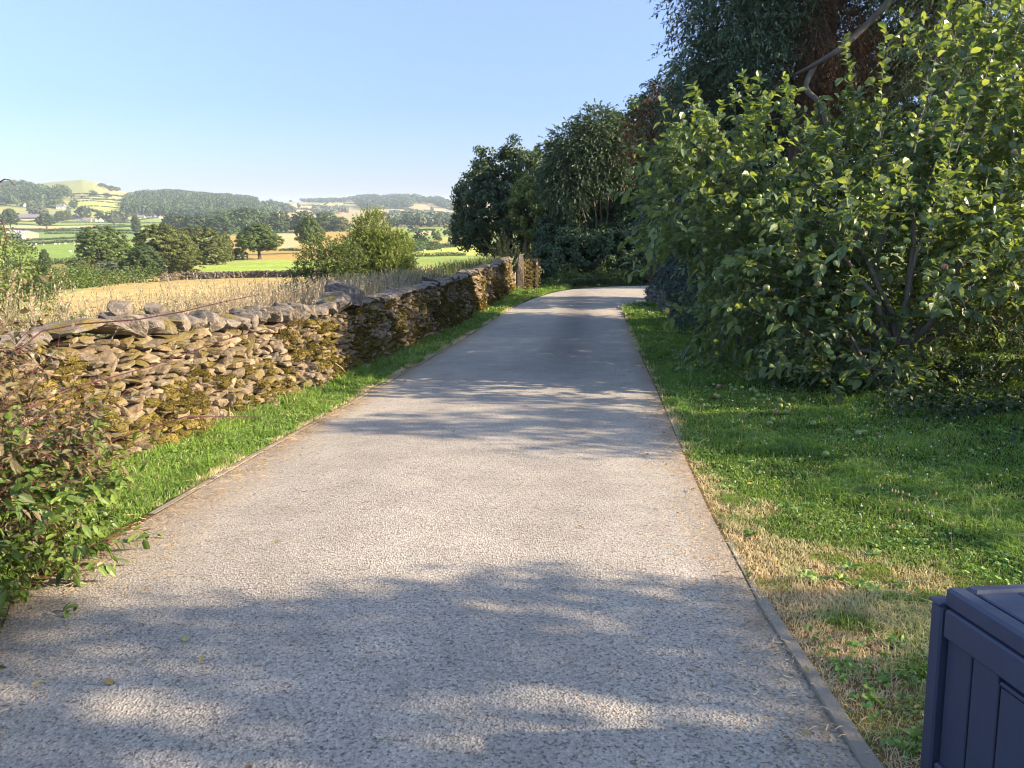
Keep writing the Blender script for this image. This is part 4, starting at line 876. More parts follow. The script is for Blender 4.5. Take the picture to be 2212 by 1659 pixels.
# --- buildings
wht = plain("white_render", (.72, .70, .64), .8, .08, 1); stn = plain("pale_stone_wall", (.42, .36, .28), .9, .2, 2); slate = plain("slate_roof", (.20, .19, .20), .7, .25, 2); tin = plain("sheet_roof", (.46, .47, .48), .6, .12, 1)
brown = plain("timber_cladding", (.26, .22, .18), .9, .25, 3); pink = plain("pink_render", (.50, .36, .26), .9, .15, 2); glass = plain("window_dark", (.04, .045, .05), .2, .1)
def house(conv, x, yb, wpx, hpx, label, wm, rm, yaw=0.1, dr=.6, rf=.45, wins=3, name="house", cat="house", chim=True, open_=False):
    u, v = conv(x, yb); g = G(u, v); dist = math.hypot(g[0], g[1]); s = abs(conv(x+1, 0)[0] - conv(x, 0)[0])*dist/1640; Wd, H = wpx*s, hpx*s; Dp = Wd*dr; hw, hr = H*(1-rf), H*rf
    t = thing(name, g - [0, 0, .4], label, cat, None, yaw); L = lambda nm, mb, m, par=None: (lambda o: o)(mb.build(nm, m, par or t))
    b = MB(); X, Y = Wd/2, Dp/2; z0 = 0; z1 = hw + .4; z2 = H + .4
    b.add([(-X, -Y, 0), (X, -Y, 0), (X, Y, 0), (-X, Y, 0), (-X, -Y, z1), (X, -Y, z1), (X, Y, z1), (-X, Y, z1)], [(0, 1, 5, 4), (1, 2, 6, 5), (2, 3, 7, 6), (3, 0, 4, 7)])
    b.add([(-X, -Y, z1), (-X, Y, z1), (-X, 0, z2-.02), (X, -Y, z1), (X, Y, z1), (X, 0, z2-.02)], [(1, 0, 2), (3, 4, 5)]); L("wall", b, wm)
    e = .25; tk = .12; r = MB(); sl = (z2 - z1)/Y
    for sg in (-1, 1):
        q = [(-X-e, sg*(Y+e), z1 - sl*e), (X+e, sg*(Y+e), z1 - sl*e), (X+e, 0, z2), (-X-e, 0, z2)]; q2 = [(a_, b_, c_+tk) for a_, b_, c_ in q]
        r.add(q + q2, [(0, 3, 2, 1), (4, 5, 6, 7), (0, 1, 5, 4), (1, 2, 6, 5), (2, 3, 7, 6), (3, 0, 4, 7)])
    ro = L("roof", r, rm)
    if chim:
        MB().box((X*.6, 0, z2 + .35), (.7, .6, 1.1)).build("chimney", stn, ro)
    for i in range(wins):
        xx = -X + (i + .5)*2*X/wins; ww = min(1.1, X*.3)
        f_ = MB().box((xx, -Y-.03, z1*.6), (ww, .08, ww*1.1)).build("window", glass, t)
    if not open_ and wins: MB().box((X*.12, -Y-.03, min(1.1, z1*.45)), (.9, .08, min(2., z1*.8))).build("door", brown, t)
    if open_:
        MB().box((X*.0, -Y-.03, z1*.45), (Wd*.7, .06, z1*.75)).build("opening", glass, t)
    return t
house(A, 455, 1132, 190, 118, "large grey clad barn with pale gable beside the pasture", brown, tin, -.45, 1.5, .35, 0, "barn", "barn", False)
house(A, 200, 1135, 240, 125, "older long barn with rusty cladding behind the utility pole", brown, tin, .15, .6, .3, 0, "barn", "barn", False)
house(A, 340, 1142, 150, 72, "small pale shed in front of the two grey barns", plain("pale_cladding", (.5, .48, .44), .8, .1), tin, -.1, .5, .3, 1, "shed", "shed", False)
house(A, 545, 775, 330, 62, "long low open barn with grey roof at the farm", pink, slate, .12, .3, .7, 0, "barn", "barn", False, True)
house(A, 930, 790, 200, 80, "wide brown roofed barn behind the round field tree", pink, slate, .1, .5, .5, 2, "barn", "barn", False)
house(A, 950, 812, 90, 55, "low gabled outbuilding in front of the brown roofed barn", stn, slate, -1.2, .9, .45, 1, "outbuilding", "building", False)
house(A, 1290, 785, 140, 62, "pinkish stone farm building right of the farmyard tree", pink, slate, .2, .6, .5, 2, "farm_building", "building", False)
house(A, 1555, 828, 110, 58, "cottage with dark roof by the hedge, first of the row", stn, slate, .2, .6, .5, 2)
house(A, 1420, 825, 120, 42, "low pale cottage next to the pinkish farm building", wht, slate, .1, .5, .5, 2)
house(A, 1660, 828, 90, 42, "small pale cottage second in the row", wht, slate, -.1, .6, .5, 2)
house(A, 1790, 825, 60, 50, "white gabled cottage last in the row", wht, slate, -1.3, .9, .5, 1)
house(A, 1100, 598, 140, 62, "white farmhouse with slate roof high on the slope", wht, slate, .1, .5, .5, 3)
house(A, 1170, 600, 50, 66, "narrow white gable attached beside the white farmhouse", wht, slate, -1.4, 1.2, .45, 1)
house(A, 860, 560, 80, 45, "white house half hidden in garden trees", wht, slate, .2, .6, .5, 2)
house(A, 460, 558, 55, 48, "white cottage at the edge of the hillside wood", wht, slate, -1.2, .9, .5, 1)
house(A, 195, 488, 90, 75, "white house up inside the hillside wood", wht, tin, .2, .6, .5, 2)
house(A, 30, 503, 90, 25, "long white wall building inside the wood", wht, slate, .05, .3, .4, 2)
house(B, 828, 634, 50, 38, "white gabled house below the big wood, left of the pair", wht, slate, -1.45, 1., .55, 1)
house(B, 900, 636, 44, 32, "white gabled house below the big wood, right of the pair", wht, slate, -1.45, 1., .55, 1)
house(B, 610, 634, 90, 34, "dark roofed house below the pale poplars", stn, slate, .1, .5, .7, 2)
house(B, 730, 638, 60, 24, "low house between the poplars and the white gables", pink, slate, .1, .6, .6, 2)
for i, (x, y, w_, h_, lb) in enumerate([(600, 290, 40, 24, "first white house of the ridge village"), (700, 288, 50, 28, "second house of the ridge village, slightly larger"), (780, 286, 60, 22, "long white house on the village skyline"), (880, 284, 50, 18, "low white house on the village skyline"), (1000, 282, 60, 16, "far low white house right of the village"), (960, 318, 40, 20, "white farmhouse under the ridge village"), (1160, 350, 30, 18, "tiny white cottage by the ridge stubble field")]):
    house(C, x, y, w_, h_, lb, wht, slate, .1, .5, .5, 0)
u, v = D(605, 450); g = G(u, v); dist = math.hypot(g[0], g[1]); s = .14647*dist/1640
ct = thing("church", g, "grey stone church with a square battlemented tower in the valley", "church", None, .2)
cs = plain("church_stone", (.17, .16, .15), .9, .2, .5); h_ = 72*s; w_ = 62*s
MB().box((0, 0, h_/2), (w_, w_, h_)).build("tower", cs, ct); b = MB()
for i in range(5):
    o_ = (i-2)*w_*.235
    for sg in (-1, 1): b.box((o_, sg*w_*.47, h_ + .5), (w_*.13, w_*.06, 1.0)); b.box((sg*w_*.47, o_, h_ + .5) if abs(i-2) < 2 else (sg*w_*.47, o_*.8, h_+.5), (w_*.06, w_*.13, 1.0))
b.build("battlements", cs, ct)
MB().box((0, -w_*.5-.05, h_*.7), (w_*.22, .2, h_*.2)).build("belfry_window", glass, ct); nv = MB(); X = 190*s
nv.add([(w_/2, -w_*.5, -3), (X, -w_*.5, -3), (X, w_*.5, -3), (w_/2, w_*.5, -3), (w_/2, -w_*.5, h_*.35), (X, -w_*.5, h_*.35), (X, w_*.5, h_*.35), (w_/2, w_*.5, h_*.35)], [(0, 1, 5, 4), (1, 2, 6, 5), (2, 3, 7, 6)]); nv.build("nave", cs, ct)
r = MB(); r.add([(w_/2, -w_*.55, h_*.33), (X+.4, -w_*.55, h_*.33), (X+.4, 0, h_*.6), (w_/2, 0, h_*.6), (w_/2, w_*.55, h_*.33), (X+.4, w_*.55, h_*.33)], [(0, 1, 2, 3), (3, 2, 5, 4)]); r.add([(X, -w_*.5, h_*.33), (X, w_*.5, h_*.33), (X, 0, h_*.59)], [(0, 1, 2)]); r.build("nave_roof", slate, ct)
# --- poles, bales, sheep
pm = plain("pole_wood", (.42, .40, .36), .8, .15)
def pole(conv, x, yb, hpx, label, bar=True):
    u, v = conv(x, yb); g = G(u, v); dist = math.hypot(g[0], g[1]); H = hpx*abs(conv(0, 1)[1]-conv(0, 0)[1])*dist/1640; t = thing("utility_pole", g, label, "utility pole")
    MB().tube([(0, 0, -.3), (0, 0, H*.5), (0, 0, H)], [.17, .15, .12], 8).build("pole", pm, t)
    if bar: MB().box((0, 0, H*.93), (1.8, .12, .12)).build("crossbar", pm, t); MB().box((-.75, 0, H*.93+.14), (.1, .1, .16)).box((.75, 0, H*.93+.14), (.1, .1, .16)).build("insulators", glass, t)
pole(A, 212, 1205, 250, "wooden utility pole with crossbar in front of the barns")
pole(A, 1455, 890, 80, "pale utility pole in the bright green strip")
pole(D, 1358, 765, 115, "white utility pole beside the conical tree")
pole(D, 1712, 985, 235, "thin utility pole in the yellow field hedge")
pole(C, 592, 600, 50, "small utility pole against the dark trees behind the oak")
pole(D, 800, 490, 60, "tall pale pole near the church", False)
bm = plain("hay_bale", (.52, .44, .30), .95, .25, 5, .6, 12); th = np.arange(24)/24*2*np.pi
for i, (x, y, lb) in enumerate([(1100, 988, "round hay bale nearer the willow"), (1357, 972, "round hay bale further along the yellow field")]):
    g = G(*D(x, y)); d_ = math.hypot(g[0], g[1]); r_ = 17*.14647*d_/1640; L_ = r_*1.9; b = MB(); pr = [(-L_/2, r_*.0), (-L_/2+.02, r_*.6), (-L_/2, r_*.93), (-L_/2+.08, r_), (L_/2-.08, r_), (L_/2, r_*.93), (L_/2-.02, r_*.6), (L_/2, r_*.0)]
    V = np.array([(px, math.cos(t)*(max(q_, .01)), r_ + math.sin(t)*max(q_, .01)) for px, q_ in pr for t in th]); ii = (np.arange(len(pr)-1)*24)[:, None]; jj = np.arange(24)[None]
    b.add(V, np.stack([ii+jj, ii+(jj+1) % 24, ii+24+(jj+1) % 24, ii+24+jj], -1).reshape(-1, 4)); o = b.build("hay_bale", bm); o.location = g; o.rotation_euler = (0, 0, .5 + i*.4); tag(o, lb, "hay bale", "round hay bales in the yellow field")
sw = plain("sheep_wool", (.62, .58, .50), .95, .15, 8); sh_lab = "white sheep grazing in the bright green pasture"
def sheep_mesh():
    rg = R_(8); b, F = stone_batch(np.array([[0, 0, .62]]), np.array([[1.05, .5, .52]]), rotm(*[np.zeros(1)]*3), rg, 0, 7, 2.4, .02)
    out = [(b, F)]; h, Fh = stone_batch(np.array([[.62, 0, .55]]), np.array([[.34, .17, .2]]), rotm(np.zeros(1), np.array([.7]), np.zeros(1)), rg, 0, 5, 2.2, .0); out.append((h, Fh))
    out.append(tube([(.38, 0, .66), (.5, 0, .62), (.62, 0, .56)], [.16, .12, .08], 8))
    for sx in (-.32, .32):
        for sy in (-.14, .14): out.append(tube([(sx, sy, .55), (sx+.02, sy, .28), (sx, sy, 0)], [.075, .045, .04], 6))
    for sy in (-1, 1): out.append(tube([(.55, sy*.07, .64), (.55, sy*.15, .62), (.55, sy*.2, .58)], [.03, .035, .01], 5))
    return join(*out)
SVF = sheep_mesh(); s0 = None; rgs = R_(44)
for x, y in [(560, 1250), (640, 1245), (770, 1252), (590, 1285), (980, 1238), (1050, 1236), (1160, 1232), (1310, 1205), (1345, 1218), (1385, 1225), (1310, 1238), (340, 1268), (480, 1262), (1900, 1300), (1600, 1420)]:
    if x > 1400: x, y = (1290 if x > 1700 else 1250), (1370 if x > 1700 else 1380)
    if s0 is None: s0 = mesh("sheep", *SVF, sw, smooth=True); o = s0
    else: o = s0.copy(); COL.objects.link(o)
    o.location = G(*A(x, y)); o.rotation_euler = (0, 0, rgs.uniform(0, 6.28)); o.scale = (1.15,)*3; tag(o, sh_lab, "sheep", "sheep grazing in the bright green pasture")
# low field wall across the straw field
W = np.array([G(*Z1(x, y)) for x, y in [(1430, 1055), (1600, 1040), (1850, 1030), (2212, 1020), (2900, 1010)]]); S = np.concatenate([[0], np.cumsum(np.hypot(*np.diff(W[:, :2], axis=0).T))]); rg = R_(51); n_ = 1500; s = rg.random(n_)*S[-1]
x = np.interp(s, S, W[:, 0]); y = np.interp(s, S, W[:, 1]); V, F = stone_batch(np.stack([x, y + rg.normal(size=n_)*.12, height(x, y) + rg.random(n_)*.95], 1), np.tile([[.45, .3, .22]], (n_, 1))*rg.uniform(.7, 1.3, (n_, 3)), rotm(rg.normal(size=n_)*.3, rg.normal(size=n_)*.2, rg.normal(size=n_)*.2), rg, 4, 3)
tag(mesh("field_wall", V, F, stonemat("field_wall_stone", [(.10, .085, .07), (.17, .15, .12)], .3), None, W.mean(0)), "low dark field wall across the straw field in the middle distance", "wall")
# ================================================================== VEGETATION BY THE LANE
def leafy(root, org, lobes, nsh, L, g, nl, ln, wd, lmat, rng, out=.8, upw=.45, inner=.35, outer=.95, full=False, stems=True, r0=.004, spread=.85, fold=.25, droop=.15, smat=None, part="foliage", up=-1.0, gaps=0):
    p, nr, _ = in_lobes(lobes, int(nsh*(1.5 if gaps else 1)), rng, inner, outer, up)
    if gaps: kk = noise3(p, gaps) > np.quantile(noise3(p, gaps), .34); p, nr = p[kk], nr[kk]
    if gaps: kk = ~((p[:, 0] < .27*p[:, 1]) & (p[:, 2] < .7)); p, nr = p[kk], nr[kk]      # nothing hangs low over the lane
    nsh = len(p)
    d = nz(nr*out + UP*upw + rng.normal(size=p.shape)*.45); Ls = L*(.6 + .7*rng.random(nsh)); gs = g*(.6 + .8*rng.random(nsh))
    q, ld = strands(p, d, Ls, gs, nl, rng, spread); sz = .45 + .85*rng.random(len(q))
    k = q[:, 2] > height(q[:, 0], q[:, 1]) + .03; q, ld, sz = q[k], ld[k], sz[k]
    V, F = lv_dir(q, ld, ln*sz, wd*sz, rng, fold, droop, 1., full)
    o = mesh(part, V, F, lmat, root, org)
    if stems:
        V, F = strand_wood(p, d, Ls, gs, r0, rng, 5, 3, .35); mesh("twigs", V, F, smat or BARK, root, org)
    return p
BARK = barkmat("bark", (.13, .105, .08)); BARKG = barkmat("bark_grey", (.17, .14, .115)); BARKR = barkmat("bark_red", (.095, .055, .038), 16); BARKD = barkmat("bark_dead", (.12, .10, .085), 14)
# ---------- apple tree
rng = R_(61); ab = on(5.6, 10.8, -.05)
apple = thing("apple_tree", ab, "spreading apple tree with green fruit leaning over the lawn", "tree")
AL = [(5.6, 12.9, 1.15, 2.7, 1.7, 2.0), (3.7, 12.3, 1.25, 1.45, 1.4, 1.85), (4.9, 10.3, .55, 1.7, 1.3, 1.35), (7.9, 11.9, 1.6, 2.1, 1.7, 1.95), (5.35, 9.75, -.2, 1.25, .8, .72),
      (3.75, 11.5, -.1, 1.1, .9, .8), (4.5, 11.3, -.25, 1.1, .7, .65), (4.9, 10.0, -.35, .9, .6, .5), (7.3, 10.6, .9, 1.3, .9, 1.3), (2.9, 12.1, 1.7, .7, .9, 1.2), (6.2, 12.2, 2.6, 1.4, 1.2, 1.0), (8.4, 11.9, 3.4, 1.6, 1.2, 1.2), (7.0, 12.6, 3.3, 1.4, 1.1, 1.0)]
alm = leafmat("apple_leaf", [(0, (.09, .15, .08)), (.45, (.145, .21, .10)), (.8, (.20, .275, .12)), (1, (.25, .315, .15))], .42, .42, .4, (1.6, 1.5, .40), .2, 2.)
pts = leafy(apple, ab, AL, 2500, .74, .28, 13, .138, .088, alm, rng, .78, .5, .38, .99, True, True, .0050, .85, .32, .25, BARKG, gaps=1.35)
tg = pts[rng.choice(len(pts), 13, replace=False)]
V, F = limbs(ab, tg, .085, rng, .35, 6, 8, split=ab + [-.05, -.05, .55], rt=.14)
lowb = [tube([ab + [0, 0, .35], ab + [-.5, -.5, .30], ab + [-.95, -.85, .62], ab + [-1.2, -1.0, .95]], [.06, .045, .03, .02], 6), tube([ab + [0, 0, .5], P(2010, 700, 10.4), P(2090, 540, 10.2), P(2150, 480, 10.)], [.06, .05, .035, .02], 6)]
mesh("trunk", *join((V, F), *lowb), BARKG, apple, ab, True)
# tall water shoots standing clear of the crown
ws = np.array([P(u, v, Y) for u, v, Y in [(1975, 330, 9.6), (2010, 300, 9.9), (2065, 330, 9.4), (2120, 300, 9.2), (1900, 300, 11), (2160, 420, 9.), (1850, 260, 11.5), (2035, 420, 9.3), (1560, 330, 11.8), (1640, 300, 11.6), (1720, 300, 11.4), (1600, 360, 11.)]])
wd_ = nz(np.array([[.12, 0, 1], [.3, -.1, 1], [.25, 0, 1], [.3, -.2, 1], [-.05, 0, 1], [.4, 0, 1], [-.25, 0, 1], [.1, .1, 1], [-.5, 0, 1], [-.3, 0, .9], [-.3, 0, 1], [-.6, 0, .8]])); wl = np.array([2., 1.9, 1.9, 1.7, 1.5, 1.2, 1.2, 1.2, 1.1, 1.0, .9, 1.])
q, ld = strands(ws, wd_, wl, .04, 46, rng, .95, .05); V, F = lv_dir(q, ld, .09*(.6+.6*rng.random(len(q))), .058, rng, .3, .2, 1., True); V2 = strand_wood(ws, wd_, wl, .04, .010, rng, 8, 5, .3, .01)
nlv = 46
for i in range(len(ws)):
    sh_ = mesh('water_shoot', *strand_wood(ws[i:i+1], wd_[i:i+1], wl[i:i+1], .04, .010, rng, 8, 5, .3, .01), BARKG, apple, ab)
    s_ = slice(i*nlv, (i+1)*nlv); lf_ = mesh('leaves', *lv_dir(q[s_], ld[s_], .13*(.6+.6*rng.random(nlv)), .08, rng, .3, .2, 1., True), alm, sh_, ab)
# apples
am, n, l, p_, out_ = mat("apple_skin"); oi = n.new("ShaderNodeObjectInfo"); tc = n.new("ShaderNodeTexCoord")
c = cramp(n, l, oi.outputs["Random"], [(0, (.17, .25, .06)), (.9, (.24, .31, .09)), (.97, (.30, .26, .12)), (1, (.36, .17, .11))])
l.new(mixc(n, l, 1., c, cramp(n, l, noise(n, l, 30, 3, .6, tc.outputs["Object"]), [(.3, (.85, .85, .8)), (.7, (1.1, 1.1, 1.1))]), 'MULTIPLY'), p_.inputs["Base Color"]); p_.inputs["Roughness"].default_value = .38
th = np.arange(14)/14*2*np.pi; pr = [(0.004, .024), (.010, .029), (.022, .031), (.032, .022), (.036, .006), (.034, -.010), (.027, -.023), (.016, -.030), (.007, -.028), (.001, -.025)]
AV = np.array([(r*math.cos(t), r*math.sin(t), z) for r, z in pr for t in th]); ii = (np.arange(len(pr)-1)*14)[:, None]; jj = np.arange(14)[None]; AF = np.stack([ii+jj, ii+14+jj, ii+14+(jj+1) % 14, ii+(jj+1) % 14], -1).reshape(-1, 4)
ST = tube([(0, 0, .022), (.002, 0, .036), (.006, .002, .05)], [.0016]*3, 4); AMV = join((AV, AF), ST)
a0 = mesh("apple", *AMV, am, smooth=True); adata = a0.data; bpy.data.objects.remove(a0)
spots = [(1575, 485), (1568, 497), (1590, 472), (1703, 292), (1673, 227), (1689, 347), (1693, 358), (1635, 425), (1628, 435), (1602, 445), (1608, 460), (1900, 435), (1925, 440), (1875, 425), (2090, 482), (2105, 475), (2120, 500), (2135, 470), (2195, 495),
         (1740, 528), (1755, 560), (2010, 590), (2030, 575), (2045, 585), (1990, 600), (1760, 612), (1783, 670), (1796, 676), (1787, 760), (1792, 770), (1997, 805), (2068, 705), (1985, 655), (1640, 520), (1520, 540), (1850, 360), (2010, 215), (2150, 108), (1960, 265), (1935, 270), (1478, 470), (1495, 520), (1615, 590), (1900, 560), (1830, 480), (2180, 330), (2165, 520), (1650, 620), (1700, 590), (1950, 520)]
Rv = R_(62)
crown_pts = pts
for u, v in spots:
    best = None
    for Y in np.arange(8.6, 12.5, .1):
        w_ = P(u, v, Y); ins = min(((w_[0]-a[0])/a[3])**2 + ((w_[1]-a[1])/a[4])**2 + ((w_[2]-a[2])/a[5])**2 for a in AL)
        if ins < 1.12: best = w_; break
    if best is None: best = P(u, v, 9.4)
    if best[2] < height(best[0], best[1]) + .08: continue
    o = bpy.data.objects.new("apple", adata); COL.objects.link(o); o.parent = apple; o.location = best - ab + [0, -.10, 0]; o.scale = (Rv.uniform(.95, 1.2),)*3; o.rotation_euler = (Rv.normal()*.3, Rv.normal()*.3, Rv.uniform(0, 6))
# fallen apples
Z7 = lambda x, y: ((2500 + x*.7215)*.54, (1000 + y*.7215)*.54)
fa = [(475, 708), (503, 706), (528, 722), (555, 690), (586, 686), (600, 725), (640, 718), (487, 684), (520, 778), (590, 788), (612, 800), (647, 786), (583, 770), (697, 800), (720, 802), (710, 790), (730, 815), (737, 830), (765, 830), (710, 854), (790, 855), (855, 855), (860, 888), (903, 885), (932, 850), (888, 925), (832, 923), (500, 830), (515, 835), (420, 857), (818, 972), (800, 992), (1043, 990), (1185, 1035), (1290, 1045), (1322, 1042), (690, 745), (840, 725), (970, 745), (1110, 1165)]
fam = am
for i, (x, y) in enumerate(fa):
    g = G(*Z7(x, y)); o = bpy.data.objects.new("apple", adata); COL.objects.link(o); s_ = Rv.uniform(.95, 1.25); o.location = g + [0, 0, .055 if g[1] > 7 else .05]; s_ *= .80; o.scale = (s_,)*3; o.rotation_euler = (Rv.uniform(0, 3), Rv.uniform(0, 3), 0)
    tag(o, ("pale green windfall apple in the scattered group out on the open lawn nearer the viewer" if g[1] < 8.6 else "pale green windfall apple in the cluster lying close to the apple tree foliage"), "apple", "windfall apples under the apple tree")
# ---------- conifers
cym = leafmat("cypress_spray", [(0, (.06, .10, .066)), (.6, (.095, .15, .092)), (1, (.15, .21, .13))], .12, .6, .2, (1.2, 1.3, .6), .3, .8)
dead = leafmat("dead_spray", [(0, (.11, .055, .034)), (.6, (.20, .105, .058)), (1, (.32, .18, .10))], .2, .8, .1, (1.3, 1., .5), .3, 1.5)
ywm = leafmat("weeping_spray", [(0, (.075, .12, .05)), (.6, (.13, .185, .07)), (1, (.22, .28, .115))], .25, .6, .2, (1.3, 1.3, .5), .3, .9)
jum = leafmat("juniper_spray", [(0, (.05, .082, .066)), (.6, (.085, .128, .105)), (1, (.14, .19, .16))], .1, .6, .2, (1.1, 1.2, .9), .3, 1.)
rng = R_(71); cb = on(6.35, 16.9, -.1)
cyp = thing("cypress_tree", cb, "huge dark cypress with bare reddish trunk and brown dead sprays above the apple tree", "tree")
CL = [(4.7, 17.8, 6.6, 1.25, 1.5, 3.6), (4.55, 18.6, 3.6, 1.0, 1.3, 1.8), (6.6, 19.0, 8.5, 3.0, 2.0, 4.0), (5.6, 18.4, 5.2, 1.4, 1.2, 2.6), (8.6, 18.8, 6.5, 1.9, 1.6, 3.6), (6.8, 18.6, 3.2, 2.6, 1.0, 2.4), (6.2, 16.5, 9.5, 2.6, 2.2, 2.6)]
leafy(cyp, cb, CL, 9500, .55, .55, 17, .11, .036, cym, rng, .8, .15, .35, 1.0, False, True, .003, .7, .1, .1, BARK)
p_c, n_c, _ = crown(CL, 330, 40, .3, rng, .3, .85); mesh('inner_foliage', *lv_quad(p_c, n_c, .075, rng), cym, cyp, cb)
V, F = join(tube([cb, cb + [.02, 0, 1.5], cb + [-.05, .05, 4], cb + [.05, .1, 7], cb + [.1, .2, 11]], [.50, .40, .36, .30, .16], 16), limbs(cb + [0, 0, 4.5], [cb + [-1.4, 1.4, 6.5], cb + [1.9, 1.4, 7.2]], .12, rng, .15, 8, 8))
lim = tube(smooth([P(1990, -60, 15.4), P(1925, 0, 15.4), P(1850, 75, 15.3), P(1800, 115, 15.2), P(1740, 150, 15.4), P(1690, 175, 16), P(1640, 215, 16.4)]), np.linspace(.085, .015, 28), 9)
lim2 = tube(smooth([P(1760, 140, 15.4), P(1742, 190, 15.2), P(1775, 230, 15.), P(1790, 300, 15.)]), .05, 8); l3 = tube(smooth([P(1810, 110, 15.2), P(1752, 122, 15.), P(1726, 190, 14.9), P(1690, 215, 14.9)]), np.linspace(.04, .012, 28), 6)
dt = [cb + [0, 0, z] for z in rng.uniform(2.6, 6, 70)]; dt = np.array(dt); DLx = 0; dd_ = nz(rng.normal(size=(70, 3))*[1, .8, .3] + [0, -.3, -.05]); dW = strand_wood(dt, dd_, rng.uniform(.7, 2.2, 70), rng.uniform(-.05, .3, 70), .018, rng, 8, 5, .25, .03)
dt2 = dt + dd_*rng.uniform(.2, .9, (70, 1)); dW2 = strand_wood(np.repeat(dt2, 4, 0), nz(rng.normal(size=(280, 3)) + [0, -.2, -.5]), rng.uniform(.3, .9, 280), .3, .006, rng, 6, 3, .3, .04)
mesh("trunk", *join((V, F)), BARKR, cyp, cb, True); mesh("bare_branches", *join(lim, lim2, dW, dW2), BARKD, cyp, cb, True)
DL = [(P(1790, 40, 16.2)[0], 16.2, P(1790, 40, 16.2)[2], .85, .5, 1.2), (5.75, 16.1, P(1665, 40, 16.1)[2], .35, .3, 1.3), (P(1850, 130, 16.2)[0], 16.2, P(1850, 130, 16.2)[2], .6, .45, .8), (P(1730, 20, 16.6)[0], 16.9, P(1730, 20, 16)[2]+.6, .8, .5, .9)]
leafy(cyp, cb, DL, 950, .55, .9, 16, .06, .016, dead, rng, .5, -.2, .2, 1.0, False, True, .005, .45, .1, .1, BARKR, "dead_foliage")
leafy(cyp, cb, [(5.35, 16.0, 6.6, .5, .4, 1.4), (5.0, 16.2, 5.2, .7, .5, 1.2), (7.6, 16.4, 6.8, .6, .5, 1.3)], 1500, .5, .6, 16, .10, .032, cym, rng, .6, .1, .3, 1.0, False, False, part='front_foliage')
cb2 = on(10.2, 15.8, -.1); c2 = thing("weeping_conifer", cb2, "sunlit conifer with long hanging yellow green sprays behind the apple tree", "tree")
leafy(c2, cb2, [(9.4, 15.0, 5.2, 2.2, 1.2, 2.8), (10.8, 15.6, 3.0, 2.0, 1.5, 2.6), (9.2, 15.6, 8.0, 2.0, 1.4, 2.2), (8.6, 15.6, 2.6, 1.3, .9, 2.0)], 4600, 1.0, .8, 20, .10, .022, ywm, rng, .5, .1, .45, 1.0, False, True, .005, .4, .1, .1, BARK)
mesh("trunk", *limbs(cb2, [cb2 + [0, 0, 9], cb2 + [-1, -.6, 5.5], cb2 + [.8, .2, 5]], .22, rng, .1, 8, 8, split=cb2 + [0, 0, 2.5]), BARKR, c2, cb2, True)
cb3 = on(4.35, 20.6, -.1); c3 = thing("juniper", cb3, "blue grey feathery juniper overhanging the lawn edge past the apple tree", "shrub")
leafy(c3, cb3, [(4.95, 20.6, 1.35, 1.05, 1.2, 1.75), (4.8, 20.2, .55, .7, .8, .8), (4.9, 20.8, 2.0, 1.0, 1.0, 1.4), (5.3, 19.6, .6, .9, .9, 1.7)], 2600, .7, .35, 14, .12, .038, jum, rng, 1.0, .15, .4, 1.0, False, True, .006, .6, .1, .1, BARK)
mesh("trunk", *limbs(cb3, [cb3 + [0, 0, 3], cb3 + [-.5, -.3, 1.8], cb3 + [.6, -.3, 2.2]], .09, rng, .2, 6, 6, split=cb3 + [0, 0, .5]), BARK, c3, cb3, True)
cb4 = on(4.35, 17.6, -.1); c4 = thing("dwarf_conifer", cb4, "dark upright small conifer between the box bush and the rockery wall", "shrub")
leafy(c4, cb4, [(4.3, 17.6, -.1, .55, .6, 1.3), (4.45, 17.9, 1.0, .5, .5, 1.3)], 1100, .4, .2, 12, .09, .03, jum, rng, .9, .4, .4, 1.0, False, False)
mesh("trunk", *tube([cb4, cb4 + [0, 0, 1.], cb4 + [.02, 0, 2.]], [.05, .04, .015], 7), BARK, c4, cb4, True)
# ---------- box bush
bxm = leafmat("box_leaf", [(0, (.035, .07, .028)), (.6, (.05, .10, .035)), (1, (.09, .16, .05))], .2, .4, .5, (1.3, 1.4, .5), .25, 2.)
def puff(name, base, lobes, ncl, per, cs, qs, lm_, label, cat, seed, tw=.05, inner=.7, part="foliage", bk=None, nt_=10, asp=.62):
    rg = R_(seed); qs = qs*(1.45 if base[1] > 18 else 1.); t = thing(name, base, label, cat); p, nr, cc = crown(lobes, ncl, per, cs, rg, inner, 1.02, .8); k = p[:, 2] > height(p[:, 0], p[:, 1]) + .01
    V, F = lv_quad(p[k], nr[k], qs*(.6+.8*rg.random(k.sum())), rg, asp); mesh(part, V, F, lm_, t, base)
    lo = np.array(base) + [0, 0, .25*max(l_[5] for l_ in lobes)]
    mesh("trunk", *limbs(base, [cc[i] for i in rg.choice(len(cc), min(nt_, len(cc)), replace=False)], tw, rg, .3, 5, 6, split=lo), bk or BARK, t, base, True); return t
puff("box_bush", on(4.5, 14.9), [(4.45, 14.9, -.1, 1.0, 1.0, 1.4), (3.95, 15.2, -.5, .7, .8, .95), (5.2, 14.7, .7, .9, .8, 1.1), (5.9, 14.6, .9, 1.1, .8, 1.5)], 520, 62, .13, .017, bxm, "dense small leaved dark green box bush behind the left of the apple tree", "bush", 72)
hm_ = leafmat("hedge_leaf", [(0, (.038, .07, .036)), (.6, (.055, .10, .045)), (1, (.09, .145, .06))], .15, .5, .35, (1.2, 1.3, .5), .3, 1.)
